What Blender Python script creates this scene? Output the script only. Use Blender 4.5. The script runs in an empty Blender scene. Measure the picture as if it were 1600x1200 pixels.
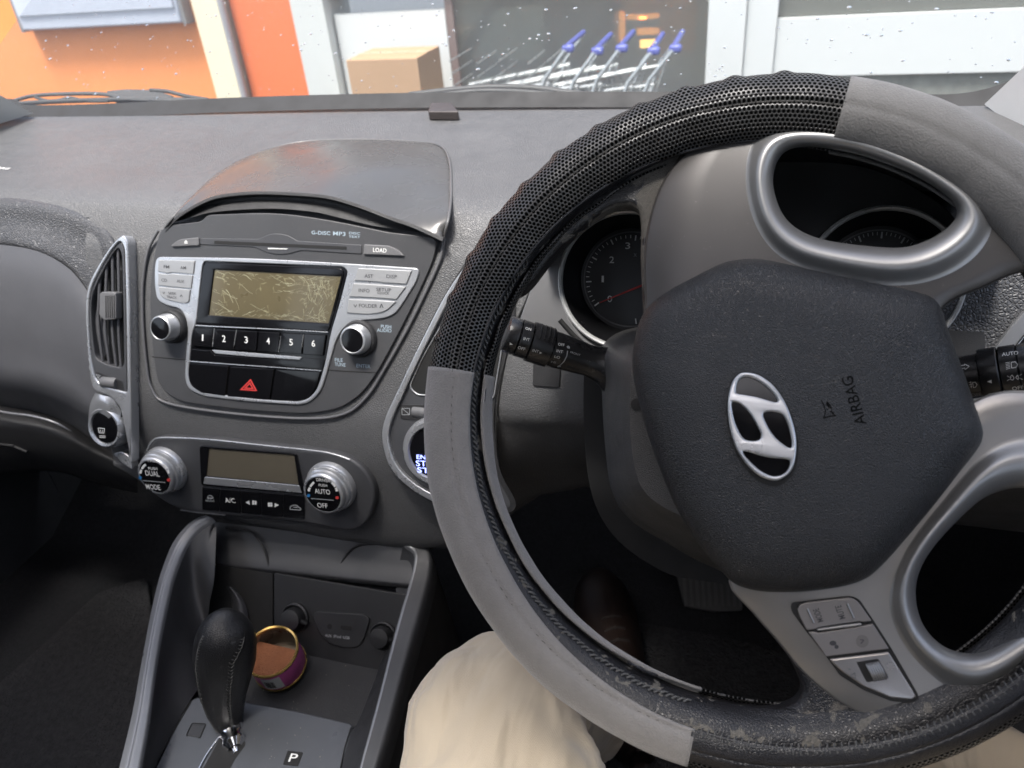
import bpy, math, random
from math import sin, cos, pi, radians
from mathutils import Vector, Matrix
from mathutils.geometry import tessellate_polygon
random.seed(7)
V = Vector
# ------------------------------------------------------------------ camera, world, sun, exposure
CH = 1.35                                   # eye height above the tarmac
CAM = V((0, 0, CH))
FPX = 1215.0
M = Matrix(((0.95762709, 0.08520817, -0.27511803),
            (0.27680415, -0.53616419, 0.79743804),
            (-0.0795602, -0.83980208, -0.53703133)))
sc = bpy.context.scene
cd = bpy.data.cameras.new('camera')
cam = bpy.data.objects.new('camera', cd)
sc.collection.objects.link(cam)
r3 = Matrix((M.col[0], -M.col[1], -M.col[2])).transposed()
cam.matrix_world = Matrix.Translation(CAM) @ r3.to_4x4()
cd.sensor_width = 36.0
cd.lens = 36.0 * FPX / 1600.0
cd.clip_start = 0.02
cd.clip_end = 500
cd.dof.use_dof = True
cd.dof.focus_distance = 0.57
cd.dof.aperture_fstop = 11.0
sc.camera = cam

SUN_EL, SUN_AZ = 70.0, 196.0                # degrees; azimuth clockwise from +Y (behind the car)
w = bpy.data.worlds.new('World'); sc.world = w; w.use_nodes = True
nt = w.node_tree; nt.nodes.clear()
sky = nt.nodes.new('ShaderNodeTexSky'); sky.sky_type = 'NISHITA'; sky.sun_disc = False
sky.sun_elevation = radians(SUN_EL); sky.sun_rotation = radians(SUN_AZ)
sky.air_density = 1.0; sky.dust_density = 4.0; sky.ozone_density = 0.6
bg = nt.nodes.new('ShaderNodeBackground'); bg.inputs['Strength'].default_value = 0.10
out = nt.nodes.new('ShaderNodeOutputWorld')
hs = nt.nodes.new('ShaderNodeHueSaturation'); hs.inputs['Saturation'].default_value = .75   # overcast: the blue is mostly gone
nt.links.new(sky.outputs[0], hs.inputs['Color']); nt.links.new(hs.outputs[0], bg.inputs[0]); nt.links.new(bg.outputs[0], out.inputs[0])
sd = bpy.data.lights.new('sun', 'SUN'); sd.energy = 1.5; sd.angle = radians(14); sd.color = (1.0, 0.975, 0.94)
sun = bpy.data.objects.new('sun', sd); sc.collection.objects.link(sun)
az, el = radians(SUN_AZ), radians(SUN_EL)
sdir = V((sin(az) * cos(el), cos(az) * cos(el), sin(el)))
sun.rotation_euler = sdir.to_track_quat('Z', 'Y').to_euler()
sc.view_settings.view_transform = 'Standard'
sc.view_settings.look = 'None'
sc.view_settings.exposure = 2.1
sc.view_settings.gamma = 1.0
sc.view_settings.use_curve_mapping = False
sc.cycles.max_bounces = 10
sc.cycles.transparent_max_bounces = 16
sc.cycles.caustics_reflective = False
sc.cycles.caustics_refractive = False
sc.cycles.sample_clamp_indirect = 6.0

# ------------------------------------------------------------------ rays and planes
def ray(px, py):
    return M @ V(((px - 800) / FPX, (py - 600) / FPX, 1.0))
def W(px, py, Y=None, z=None, d=None):
    r = ray(px, py)
    if Y is not None: return CAM + r * (Y / r.y)
    if z is not None: return CAM + r * (z / r.z)
    return CAM + r * d
class PL:
    """a real plane in the car; the outlines below are measured on it"""
    def __init__(s, o, n):
        s.o = V(o); s.n = V(n).normalized()
        s.u = V((1, 0, 0)); s.u = (s.u - s.n * s.u.dot(s.n)).normalized(); s.v = s.n.cross(s.u)
    def p(s, x, y, h=0.0):
        r = ray(x, y); t = ((s.o + s.n * h - CAM).dot(s.n)) / r.dot(s.n)
        return CAM + r * t
    def l(s, x, y, h=0.0):
        q = s.p(x, y, h) - s.o
        return (q.dot(s.u), q.dot(s.v))
    def at(s, a, b, h=0.0):
        return s.o + s.u * a + s.v * b + s.n * h
def lean(deg): return V((0, -cos(radians(deg)), sin(radians(deg))))
def zf(scale, ox, oy):
    return lambda pts: [(ox + q[0] / scale, oy + q[1] / scale) + tuple(q[2:]) for q in pts]
Z3 = zf(3.478, 220, 320); Z4 = zf(3.478, 180, 640); Z5 = zf(3.0, 180, 800); Z6 = zf(2.5, 0, 340); Z7 = zf(2.0, 600, 280)
Za = zf(2.142, 660, 100); Zb = zf(2.307, 1160, 100); Zc = zf(2.069, 980, 380); Zd = zf(2.142, 1100, 640)
Ze = zf(2.5806, 620, 840); Zp = zf(5.714, 1200, 900); Zs = zf(8.0, 780, 480); Zai = zf(8.889, 1220, 560); Zg = zf(4.0, 1440, 400)
def cr(pts, n=6, closed=True):
    P = [V(p) for p in pts]; o = []; m = len(P)
    rng = range(m) if closed else range(m - 1)
    for i in rng:
        if closed: a, b, c, d = P[i - 1], P[i], P[(i + 1) % m], P[(i + 2) % m]
        else: a, b, c, d = P[max(i - 1, 0)], P[i], P[i + 1], P[min(i + 2, m - 1)]
        for k in range(n):
            t = k / n
            o.append(tuple(0.5 * ((2 * b) + (c - a) * t + (2 * a - 5 * b + 4 * c - d) * t * t + (3 * b - a - 3 * c + d) * t ** 3)))
    if not closed: o.append(tuple(P[-1]))
    return o
def rc(pts, r=4, n=4):
    o = []; m = len(pts)
    for i in range(m):
        a, b, c = V(pts[i - 1][:2]), V(pts[i][:2]), V(pts[(i + 1) % m][:2])
        rr = pts[i][2] if len(pts[i]) > 2 else r
        d1, d2 = a - b, c - b
        k = min(rr, d1.length * .48, d2.length * .48)
        p, q = b + d1.normalized() * k, b + d2.normalized() * k
        for j in range(n + 1):
            t = j / n
            o.append(tuple(p * (1 - t) ** 2 + b * 2 * t * (1 - t) + q * t * t))
    return o
def circ(x, y, rx, ry=None, n=40):
    ry = ry or rx
    return [(x + rx * cos(2 * pi * i / n), y + ry * sin(2 * pi * i / n)) for i in range(n)]

# ------------------------------------------------------------------ materials
MATS = {}
def nn(t, ty, **kw):
    n = t.nodes.new(ty)
    for k, v in kw.items(): setattr(n, k, v)
    return n
def mat(name, col, rough=.5, metal=0.0, spec=.5, grain=0, gs=.3, gtype='V', var=.12, vscale=9, dust=0.0, coat=0, sheen=0, rvar=.08, emit=None, es=0, gd=.0006):
    if name in MATS: return MATS[name]
    m = bpy.data.materials.new(name); m.use_nodes = True; t = m.node_tree; b = t.nodes['Principled BSDF']; L = t.links.new
    b.inputs['Roughness'].default_value = rough; b.inputs['Metallic'].default_value = metal
    b.inputs['Specular IOR Level'].default_value = spec
    b.inputs['Coat Weight'].default_value = coat; b.inputs['Coat Roughness'].default_value = .08
    b.inputs['Sheen Weight'].default_value = sheen
    tc = nn(t, 'ShaderNodeTexCoord')
    n1 = nn(t, 'ShaderNodeTexNoise'); n1.inputs['Scale'].default_value = vscale; n1.inputs['Detail'].default_value = 7; n1.inputs['Roughness'].default_value = .65
    L(tc.outputs['Object'], n1.inputs['Vector'])
    mx = nn(t, 'ShaderNodeMix', data_type='RGBA')
    c = V(col)
    mx.inputs[6].default_value = (*(c * (1 - var)), 1); mx.inputs[7].default_value = (*(c * (1 + var) + V((dust,) * 3)), 1)
    L(n1.outputs['Fac'], mx.inputs[0])
    # fine dust specks
    n2 = nn(t, 'ShaderNodeTexNoise'); n2.inputs['Scale'].default_value = 420; n2.inputs['Detail'].default_value = 2
    L(tc.outputs['Object'], n2.inputs['Vector'])
    rr = nn(t, 'ShaderNodeMapRange'); rr.inputs[1].default_value = .70; rr.inputs[2].default_value = .80; rr.inputs[4].default_value = .35 if dust else .0
    L(n2.outputs['Fac'], rr.inputs[0])
    m2 = nn(t, 'ShaderNodeMix', data_type='RGBA'); m2.inputs[7].default_value = (*(c * .6 + V((.13, .125, .12))), 1)
    L(rr.outputs[0], m2.inputs[0]); L(mx.outputs[2], m2.inputs[6]); L(m2.outputs[2], b.inputs['Base Color'])
    r2 = nn(t, 'ShaderNodeMapRange'); r2.inputs[1].default_value = .3; r2.inputs[2].default_value = .7
    r2.inputs[3].default_value = max(.02, rough - rvar); r2.inputs[4].default_value = min(1, rough + rvar)
    n3 = nn(t, 'ShaderNodeTexNoise'); n3.inputs['Scale'].default_value = 35; n3.inputs['Detail'].default_value = 5
    L(tc.outputs['Object'], n3.inputs['Vector']); L(n3.outputs['Fac'], r2.inputs[0]); L(r2.outputs[0], b.inputs['Roughness'])
    if grain:
        if gtype == 'V':
            g = nn(t, 'ShaderNodeTexVoronoi', feature='DISTANCE_TO_EDGE'); g.inputs['Scale'].default_value = grain; g.inputs['Randomness'].default_value = 1
            nz = nn(t, 'ShaderNodeTexNoise'); nz.inputs['Scale'].default_value = grain * .5
            va = nn(t, 'ShaderNodeVectorMath', operation='MULTIPLY_ADD'); va.inputs[1].default_value = (.5 / grain,) * 3
            L(tc.outputs['Object'], nz.inputs['Vector']); L(nz.outputs['Color'], va.inputs[0]); L(tc.outputs['Object'], va.inputs[2]); L(va.outputs[0], g.inputs['Vector'])
            gm_ = nn(t, 'ShaderNodeMapRange', interpolation_type='SMOOTHSTEP'); gm_.inputs[2].default_value = .28; L(g.outputs['Distance'], gm_.inputs[0]); o = gm_.outputs[0]
        else:
            g = nn(t, 'ShaderNodeTexNoise'); g.inputs['Scale'].default_value = grain; g.inputs['Detail'].default_value = 3
            L(tc.outputs['Object'], g.inputs['Vector']); o = g.outputs['Fac']
        bp = nn(t, 'ShaderNodeBump'); bp.inputs['Strength'].default_value = gs; bp.inputs['Distance'].default_value = gd
        L(o, bp.inputs['Height']); L(bp.outputs[0], b.inputs['Normal'])
    if emit:
        b.inputs['Emission Color'].default_value = (*emit, 1); b.inputs['Emission Strength'].default_value = es
    MATS[name] = m
    return m
def hexmat():
    m = mat('perforated leatherette', (.03, .03, .032), .33, grain=900, gs=.15)
    t = m.node_tree; b = t.nodes['Principled BSDF']; L = t.links.new
    uv = nn(t, 'ShaderNodeUVMap')
    sca = nn(t, 'ShaderNodeVectorMath', operation='MULTIPLY'); sca.inputs[1].default_value = (370, 370, 1)
    L(uv.outputs[0], sca.inputs[0])
    def wrapn(src):
        n = nn(t, 'ShaderNodeVectorMath', operation='WRAP'); n.inputs[1].default_value = (.5, .866, 1); n.inputs[2].default_value = (-.5, -.866, -1)
        L(src, n.inputs[0]); ln = nn(t, 'ShaderNodeVectorMath', operation='LENGTH'); L(n.outputs[0], ln.inputs[0]); return ln.outputs['Value']
    ad = nn(t, 'ShaderNodeVectorMath', operation='ADD'); ad.inputs[1].default_value = (.5, .866, 0); L(sca.outputs[0], ad.inputs[0])
    mn = nn(t, 'ShaderNodeMath', operation='MINIMUM'); L(wrapn(sca.outputs[0]), mn.inputs[0]); L(wrapn(ad.outputs[0]), mn.inputs[1])
    mr = nn(t, 'ShaderNodeMapRange'); mr.inputs[1].default_value = .30; mr.inputs[2].default_value = .44; L(mn.outputs[0], mr.inputs[0])
    mx = nn(t, 'ShaderNodeMix', data_type='RGBA'); mx.inputs[6].default_value = (.003, .003, .003, 1); mx.inputs[7].default_value = (.052, .051, .05, 1)
    L(mr.outputs[0], mx.inputs[0]); L(mx.outputs[2], b.inputs['Base Color'])
    bp = nn(t, 'ShaderNodeBump'); bp.inputs['Strength'].default_value = .8; bp.inputs['Distance'].default_value = .0008
    L(mr.outputs[0], bp.inputs['Height']); L(bp.outputs[0], b.inputs['Normal'])
    sp = nn(t, 'ShaderNodeMath', operation='MULTIPLY'); sp.inputs[1].default_value = .5; L(mr.outputs[0], sp.inputs[0]); L(sp.outputs[0], b.inputs['Specular IOR Level'])
    return m
def peelmat(name='worn leather', thr=.61, width=.03, cola=(.013, .013, .015), colb=(.105, .096, .085), scale=42):
    m = mat(name, cola, .38, grain=700, gs=.35)
    t = m.node_tree; b = t.nodes['Principled BSDF']; L = t.links.new
    tc = nn(t, 'ShaderNodeTexCoord'); n = nn(t, 'ShaderNodeTexNoise'); n.inputs['Scale'].default_value = scale; n.inputs['Detail'].default_value = 6; n.inputs['Roughness'].default_value = .55; n.inputs['Distortion'].default_value = .6
    L(tc.outputs['Object'], n.inputs['Vector'])
    mr = nn(t, 'ShaderNodeMapRange'); mr.inputs[1].default_value = thr; mr.inputs[2].default_value = thr + width; L(n.outputs['Fac'], mr.inputs[0])
    n2 = nn(t, 'ShaderNodeTexNoise'); n2.inputs['Scale'].default_value = 500; n2.inputs['Detail'].default_value = 4; L(tc.outputs['Object'], n2.inputs['Vector'])
    m1 = nn(t, 'ShaderNodeMix', data_type='RGBA'); m1.inputs[6].default_value = (*(V(colb) * .55), 1); m1.inputs[7].default_value = (*(V(colb) * 1.35), 1); L(n2.outputs['Fac'], m1.inputs[0])
    mx = nn(t, 'ShaderNodeMix', data_type='RGBA'); mx.inputs[6].default_value = (*cola, 1); L(mr.outputs[0], mx.inputs[0]); L(m1.outputs[2], mx.inputs[7]); L(mx.outputs[2], b.inputs['Base Color'])
    rr = nn(t, 'ShaderNodeMapRange'); rr.inputs[3].default_value = .36; rr.inputs[4].default_value = .9; L(mr.outputs[0], rr.inputs[0]); L(rr.outputs[0], b.inputs['Roughness'])
    bp = nn(t, 'ShaderNodeBump'); bp.inputs['Strength'].default_value = .4; bp.inputs['Distance'].default_value = .0003; bp.invert = True
    L(mr.outputs[0], bp.inputs['Height']); old = b.inputs['Normal'].links[0].from_socket; L(old, bp.inputs['Normal']); L(bp.outputs[0], b.inputs['Normal'])
    return m
def weave(name, col, rough, scale, strength, sheen=.3, coord='Object', var=.12, ratio=1.0):
    m = mat(name, col, rough, spec=.15, sheen=sheen, var=var, grain=900, gs=.3, gtype='N')
    t = m.node_tree; b = t.nodes['Principled BSDF']; L = t.links.new
    tc = nn(t, 'ShaderNodeTexCoord')
    wv = nn(t, 'ShaderNodeTexWave'); wv.inputs['Scale'].default_value = scale; wv.inputs['Distortion'].default_value = 1.5; wv.inputs['Detail'].default_value = 2; wv.bands_direction = 'DIAGONAL'
    L(tc.outputs[coord], wv.inputs['Vector'])
    bp = nn(t, 'ShaderNodeBump'); bp.inputs['Strength'].default_value = strength; bp.inputs['Distance'].default_value = .0004
    L(wv.outputs['Fac'], bp.inputs['Height']); old = b.inputs['Normal'].links[0].from_socket; L(old, bp.inputs['Normal']); L(bp.outputs[0], b.inputs['Normal'])
    return m
def glassmat(name, tint=(.96, .98, .97), refl=1.0, rough=.0, film=0.0):
    m = bpy.data.materials.new(name); m.use_nodes = True; t = m.node_tree; t.nodes.clear(); L = t.links.new
    o = nn(t, 'ShaderNodeOutputMaterial'); a = nn(t, 'ShaderNodeBsdfTransparent'); tl_ = nn(t, 'ShaderNodeBsdfTranslucent'); tl_.inputs[0].default_value = (.9, .93, .92, 1); a.inputs[0].default_value = (*tint, 1)
    g = nn(t, 'ShaderNodeBsdfGlossy'); g.inputs['Roughness'].default_value = rough; f = nn(t, 'ShaderNodeFresnel'); f.inputs[0].default_value = 1.45
    mu = nn(t, 'ShaderNodeMath', operation='MULTIPLY'); mu.inputs[1].default_value = refl; mx = nn(t, 'ShaderNodeMixShader')
    L(f.outputs[0], mu.inputs[0]); L(mu.outputs[0], mx.inputs[0]); L(a.outputs[0], mx.inputs[1]); L(g.outputs[0], mx.inputs[2]); m3 = nn(t, 'ShaderNodeMixShader'); m3.inputs[0].default_value = film; L(mx.outputs[0], m3.inputs[1]); L(tl_.outputs[0], m3.inputs[2]); L(m3.outputs[0], o.inputs[0])
    return m

dash_m = mat('dash top plastic', (.077, .0775, .079), .47, grain=430, gs=.6, dust=.012, gd=.00045)
tex_m = mat('pebbled plastic', (.058, .059, .063), .43, grain=400, gs=.9, dust=.01, gd=.0007)
smooth_m = mat('smooth dark plastic', (.046, .047, .051), .38, grain=1800, gs=.15, dust=.015)
grey_m = mat('grey plastic', (.105, .105, .108), .45, grain=1500, gs=.25, dust=.01)
fascia_m = mat('radio fascia plastic', (.048, .0485, .051), .36, grain=2200, gs=.12, dust=.012)
black_m = mat('piano black', (.005, .005, .006), .09, spec=.35, rvar=.05)
dark_m = mat('matt black plastic', (.016, .016, .017), .55, grain=1300, gs=.25)
vdark_m = mat('recess black', (.006, .006, .006), .75)
silver_m = mat('silver paint', (.50, .51, .525), .30, metal=.7, var=.05)
silver_btn = mat('silver button', (.30, .305, .31), .42, metal=.35, var=.05, dust=.01)
chrome_m = mat('chrome', (.75, .75, .76), .10, metal=1.0, var=.03)
lit_bezel_m = mat('lit satin bezel', (.26, .25, .24), .36, metal=.55, var=.06, dust=.008, rvar=.06)  # spoke paint lightened to hold the stronger light on the lower spoke
shaded_bezel_m = mat('satin bezel', (.062, .058, .056), .38, metal=.35, var=.05, dust=.006, rvar=.04)  # same spoke paint, darkened to hold the dimmer light on the upper spoke
lit_bezel_and_silver_m = mat('bright satin bezel', (.25, .25, .25), .36, metal=.6, var=.04, rvar=.04)  # reflections painted into the window surround's spoke paint; also silver button trim
pad_m = mat('airbag leather grain', (.014, .0150, .0168), .38, spec=.5, grain=860, gs=.8, gd=.0003)
white_m = mat('white print', (.72, .72, .70), .6, var=.05)
grey_pr = mat('dark print', (.035, .035, .04), .6, var=.05)
dim_pr = mat('faded grey print', (.32, .33, .34), .6, var=.1)
blue_pr = mat('pale blue print', (.34, .42, .48), .6, var=.1)
red_m = mat('red print', (.55, .045, .04), .5, var=.05)
bluedot = mat('blue dot', (.03, .2, .5), .5, var=.05)
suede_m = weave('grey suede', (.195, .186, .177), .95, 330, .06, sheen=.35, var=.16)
shaded_suede_m = weave('shaded grey suede', (.125, .122, .119), .95, 330, .06, sheen=.3, var=.16)  # same suede, darkened to hold the shade on the upper section
for m_s in (suede_m, shaded_suede_m):
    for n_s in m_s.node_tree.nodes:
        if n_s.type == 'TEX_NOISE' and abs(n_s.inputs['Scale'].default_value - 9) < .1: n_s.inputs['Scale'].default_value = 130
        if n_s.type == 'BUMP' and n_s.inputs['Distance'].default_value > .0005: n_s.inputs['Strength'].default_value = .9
trouser_m = weave('beige cotton twill', (.46, .385, .285), .9, 520, .12, sheen=.25, var=.05)
t_ = trouser_m.node_tree; b_ = t_.nodes['Principled BSDF']     # soft folds of the cloth
tcf = nn(t_, 'ShaderNodeTexCoord'); mpf = nn(t_, 'ShaderNodeMapping'); mpf.inputs['Rotation'].default_value = (.3, .2, .5); mpf.inputs['Scale'].default_value = (1, .35, .6)
nzf = nn(t_, 'ShaderNodeTexNoise'); nzf.inputs['Scale'].default_value = 26; nzf.inputs['Detail'].default_value = 2; nzf.inputs['Distortion'].default_value = 1.2
bpf = nn(t_, 'ShaderNodeBump'); bpf.inputs['Strength'].default_value = .7; bpf.inputs['Distance'].default_value = .012
t_.links.new(tcf.outputs['Object'], mpf.inputs[0]); t_.links.new(mpf.outputs[0], nzf.inputs['Vector']); t_.links.new(nzf.outputs['Fac'], bpf.inputs['Height'])
t_.links.new(b_.inputs['Normal'].links[0].from_socket, bpf.inputs['Normal']); t_.links.new(bpf.outputs[0], b_.inputs['Normal'])
carpet_m = mat('black carpet', (.026, .026, .028), .95, spec=.1, grain=500, gs=1.0, gtype='N', gd=.004, var=.5, vscale=160)
hex_m = hexmat()
peel_m = peelmat()
peel2_m = peelmat('peeling leather strip', .60, .02, colb=(.12, .112, .098), scale=95)
peel3_m = peelmat('scuffed grey leather', .47, .02, cola=(.010, .010, .011), colb=(.075, .070, .062), scale=34)
leather_m = mat('black leather', (.012, .012, .014), .36, grain=900, gs=.3)
thread_m = mat('dark thread', (.055, .052, .048), .8)
thread2_m = mat('grey thread', (.085, .085, .083), .7)

# ------------------------------------------------------------------ object helpers
C = sc.collection
def fin(me, m, smooth):
    if m: me.materials.append(m)
    for p in me.polygons: p.use_smooth = True
    me.update()
    if smooth < 180: me.set_sharp_from_angle(angle=radians(smooth))
def mk(name, vs, fs, m, par=None, smooth=38, uvs=None, origin=None, wn=False):
    me = bpy.data.meshes.new(name)
    if par is not None: o0 = par_world(par)
    elif origin is not None: o0 = V(origin)
    else:
        xs = [v[0] for v in vs]; ys = [v[1] for v in vs]; zs = [v[2] for v in vs]
        o0 = V(((min(xs) + max(xs)) / 2, (min(ys) + max(ys)) / 2, min(zs)))
    me.from_pydata([V(v) - o0 for v in vs], [], fs)
    if uvs:
        ul = me.uv_layers.new(name='UVMap')
        for lp in me.loops: ul.data[lp.index].uv = uvs[lp.vertex_index]
    fin(me, m, smooth)
    o = bpy.data.objects.new(name, me); C.objects.link(o)
    if par is not None: o.parent = par
    else: o.location = o0
    if wn:
        md = o.modifiers.new('weighted normals', 'WEIGHTED_NORMAL'); md.keep_sharp = True; md.weight = 80
    return o
def par_world(o):
    p = V((0, 0, 0))
    while o is not None: p += V(o.location); o = o.parent
    return p
def thing(name, label, cat, loc, group=None):
    o = bpy.data.objects.new(name, None); o.empty_display_size = .02; C.objects.link(o); o.location = loc
    return tag(o, label, cat, group)
def tag(o, label, cat, group=None):
    o['label'] = label; o['category'] = cat
    if group: o['group'] = group
    return o
def struct(o, kind='structure'):
    o['kind'] = kind; return o
class MB:
    def __init__(s): s.v = []; s.f = []
    def add(s, vs, fs):
        b = len(s.v); s.v += [tuple(v) for v in vs]; s.f += [tuple(i + b for i in f) for f in fs]; return s
    def build(s, name, m, par=None, **k): return mk(name, s.v, s.f, m, par, **k)
def area2(p): return sum(p[i - 1][0] * p[i][1] - p[i][0] * p[i - 1][1] for i in range(len(p)))
def dedupe(p):
    o = []
    for q in p:
        if not o or (abs(q[0] - o[-1][0]) + abs(q[1] - o[-1][1])) > 1e-6: o.append(q)
    if len(o) > 2 and (abs(o[0][0] - o[-1][0]) + abs(o[0][1] - o[-1][1])) < 1e-6: o.pop()
    return o
def inset(p, b):
    m = len(p); o = []
    for i in range(m):
        a = V(p[i - 1]); q = V(p[i]); c = V(p[(i + 1) % m])
        d1 = (q - a).normalized(); d2 = (c - q).normalized()
        n = V((-d1.y, d1.x)) + V((-d2.y, d2.x))
        if n.length < 1e-6: n = V((-d1.y, d1.x))
        n.normalize(); k = max(.5, n.dot(V((-d1.y, d1.x))))
        o.append(tuple(q + n * b / k))
    return o
def plate_geo(pl, loops, h0, h1, bev, hl=None):
    """solid plate; loops = pixel outlines as seen on its top face at h1; first is the outer one"""
    vs, fs = [], []; caps = []
    for k, lp in enumerate(loops):
        p = dedupe([pl.l(q[0], q[1], h1 if hl is None else hl) for q in lp])
        if (area2(p) > 0) == (k > 0): p = p[::-1]      # outer ccw, holes cw
        m = len(p); n = 3 if bev > 0 else 0
        rings = [(p, h0), (p, h1 - bev)]
        for j in range(1, n + 1):
            a = j / n * pi / 2
            rings.append((inset(p, bev * (1 - cos(a))), h1 - bev + bev * sin(a)))
        b0 = len(vs)
        for rp, h in rings: vs += [pl.at(a, b, h) for a, b in rp]
        for j in range(len(rings) - 1):
            for i in range(m):
                i2 = (i + 1) % m
                fs.append((b0 + j * m + i, b0 + j * m + i2, b0 + (j + 1) * m + i2, b0 + (j + 1) * m + i))
        caps.append((rings[-1][0], b0 + (len(rings) - 1) * m, b0, m))
    pts = [[V((a, b, 0)) for a, b in c[0]] for c in caps]
    idx = [c[1] + i for c in caps for i in range(c[3])]
    bot = [c[2] + i for c in caps for i in range(c[3])]
    for t in tessellate_polygon(pts):
        a, b, c = t
        fl = sum([[tuple(q) for q in pp] for pp in pts], [])
        A = (fl[b][0] - fl[a][0]) * (fl[c][1] - fl[a][1]) - (fl[b][1] - fl[a][1]) * (fl[c][0] - fl[a][0])
        if A < 0: b, c = c, b
        fs.append((idx[a], idx[b], idx[c])); fs.append((bot[a], bot[c], bot[b]))
    return vs, fs
def plate(name, m, par, pl, loops, h0, h1, bev=.0006, hl=None, **k):
    if not isinstance(loops[0], list): loops = [loops]
    vs, fs = plate_geo(pl, loops, h0, h1, bev, hl)
    return mk(name, vs, fs, m, par, wn=True, **k)
def flat(name, m, par, pl, loops, h):
    if not isinstance(loops[0], list): loops = [loops]
    return plate(name, m, par, pl, loops, h - .0002, h, 0)
def grid_geo(rows, closed_u=False, closed_v=False):
    nr, nc = len(rows), len(rows[0]); vs = [p for r in rows for p in r]; fs = []
    for i in range(nr if closed_v else nr - 1):
        for j in range(nc if closed_u else nc - 1):
            i2, j2 = (i + 1) % nr, (j + 1) % nc
            fs.append((i * nc + j, i * nc + j2, i2 * nc + j2, i2 * nc + j))
    return vs, fs
def resample(rows, nu, nv):
    """catmull-rom through a control grid of 3D points"""
    a = [cr(r, nu, False) for r in rows]
    cols = [cr([r[j] for r in a], nv, False) for j in range(len(a[0]))]
    return [[V(cols[j][i]) for j in range(len(cols))] for i in range(len(cols[0]))]
def loft(name, m, par, rows, nu=6, nv=6, thick=0.0, **k):
    g = resample(rows, nu, nv); vs, fs = grid_geo(g)
    o = mk(name, vs, fs, m, par, **k)
    if thick:
        md = o.modifiers.new('thickness', 'SOLIDIFY'); md.thickness = abs(thick); md.offset = -1 if thick > 0 else 1
    return o
def frames(P, up=V((0, 0, 1))):
    fr = []
    for i in range(len(P)):
        t = (P[min(i + 1, len(P) - 1)] - P[max(i - 1, 0)]).normalized()
        s = t.cross(up)
        if s.length < 1e-4: s = t.cross(V((0, 1, 0)))
        s.normalize(); fr.append((t, s, s.cross(t)))
    return fr
def tube_geo(P, r, n=10, up=V((0, 0, 1)), flat_=1.0, cap=True):
    P = [V(p) for p in P]; fr = frames(P, up); vs, fs = [], []
    R = r if isinstance(r, (list, tuple)) else [r] * len(P)
    for (t, s, u), p, q in zip(fr, P, R):
        for k in range(n):
            a = 2 * pi * k / n; vs.append(p + s * (q * cos(a)) + u * (q * flat_ * sin(a)))
    for i in range(len(P) - 1):
        for k in range(n):
            k2 = (k + 1) % n; fs.append((i * n + k, i * n + k2, (i + 1) * n + k2, (i + 1) * n + k))
    if cap:
        fs.append(tuple(range(n))[::-1]); fs.append(tuple((len(P) - 1) * n + k for k in range(n)))
    return vs, fs
def tube(name, m, par, P, r, **k):
    sm = k.pop('smooth', 50)
    vs, fs = tube_geo(P, r, **k); return mk(name, vs, fs, m, par, smooth=sm)
def lathe_geo(c, ax, prof, n=40, ref=V((1, 0, 0))):
    """prof = list of (radius, height along ax)"""
    ax = V(ax).normalized(); u = (ref - ax * ref.dot(ax)).normalized(); v = ax.cross(u); vs, fs = [], []
    for r, h in prof:
        for k in range(n):
            a = 2 * pi * k / n; vs.append(V(c) + ax * h + u * (r * cos(a)) + v * (r * sin(a)))
    for i in range(len(prof) - 1):
        for k in range(n):
            k2 = (k + 1) % n; fs.append((i * n + k, i * n + k2, (i + 1) * n + k2, (i + 1) * n + k))
    return vs, fs
def lathe(name, m, par, c, ax, prof, n=40, **k):
    vs, fs = lathe_geo(c, ax, prof, n); return mk(name, vs, fs, m, par, **k)
def box_geo(x0, x1, y0, y1, z0, z1):
    v = [(x, y, z) for z in (z0, z1) for y in (y0, y1) for x in (x0, x1)]
    return v, [(0, 2, 3, 1), (4, 5, 7, 6), (0, 1, 5, 4), (2, 6, 7, 3), (0, 4, 6, 2), (1, 3, 7, 5)]
def bevelled(o, w_, seg=2):
    md = o.modifiers.new('bevel', 'BEVEL'); md.width = w_; md.segments = seg; md.limit_method = 'ANGLE'; return o
_tc = {}
def text_geo(s):
    if s in _tc: return _tc[s]
    cu = bpy.data.curves.new('t', 'FONT'); cu.body = s; cu.resolution_u = 3; cu.offset = .005
    o = bpy.data.objects.new('t', cu); C.objects.link(o)
    dg = bpy.context.evaluated_depsgraph_get(); ev = o.evaluated_get(dg); me = ev.to_mesh()
    vs = [tuple(v.co) for v in me.vertices]; fs = [tuple(p.vertices) for p in me.polygons]
    ev.to_mesh_clear(); bpy.data.objects.remove(o); bpy.data.curves.remove(cu)
    x0 = min(v[0] for v in vs); x1 = max(v[0] for v in vs); y0 = min(v[1] for v in vs); y1 = max(v[1] for v in vs)
    _tc[s] = ([((v[0] - x0) / (x1 - x0), (v[1] - y0) / (y1 - y0)) for v in vs], fs)
    return _tc[s]
def bold(vs2, fs, a, b, t=.0): return vs2
def text(s, m, par, pl, p0, p1, capx, h, name='lettering', bend=None):
    """p0,p1: pixel ends of the baseline; capx: cap height in pixels"""
    a = V(pl.l(*p0, h)); b = V(pl.l(*p1, h)); d = b - a; wd = d.length; d.normalize(); nrm = V((-d.y, d.x))
    pxl = (V(p1) - V(p0)).length; hh = capx * wd / pxl
    t2, fs = text_geo(s)
    vs = []
    for x, y in t2:
        q = a + d * (x * wd) + nrm * (y * hh); vs.append(pl.at(q.x, q.y, h))
    return mk(name, vs, fs, m, par)
def marks(name, m, par, pl, polys, h):
    b = MB()
    for lp in polys:
        b.add(*plate_geo(pl, [lp], h - .0001, h, 0))
    return b.build(name, m, par)
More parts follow.
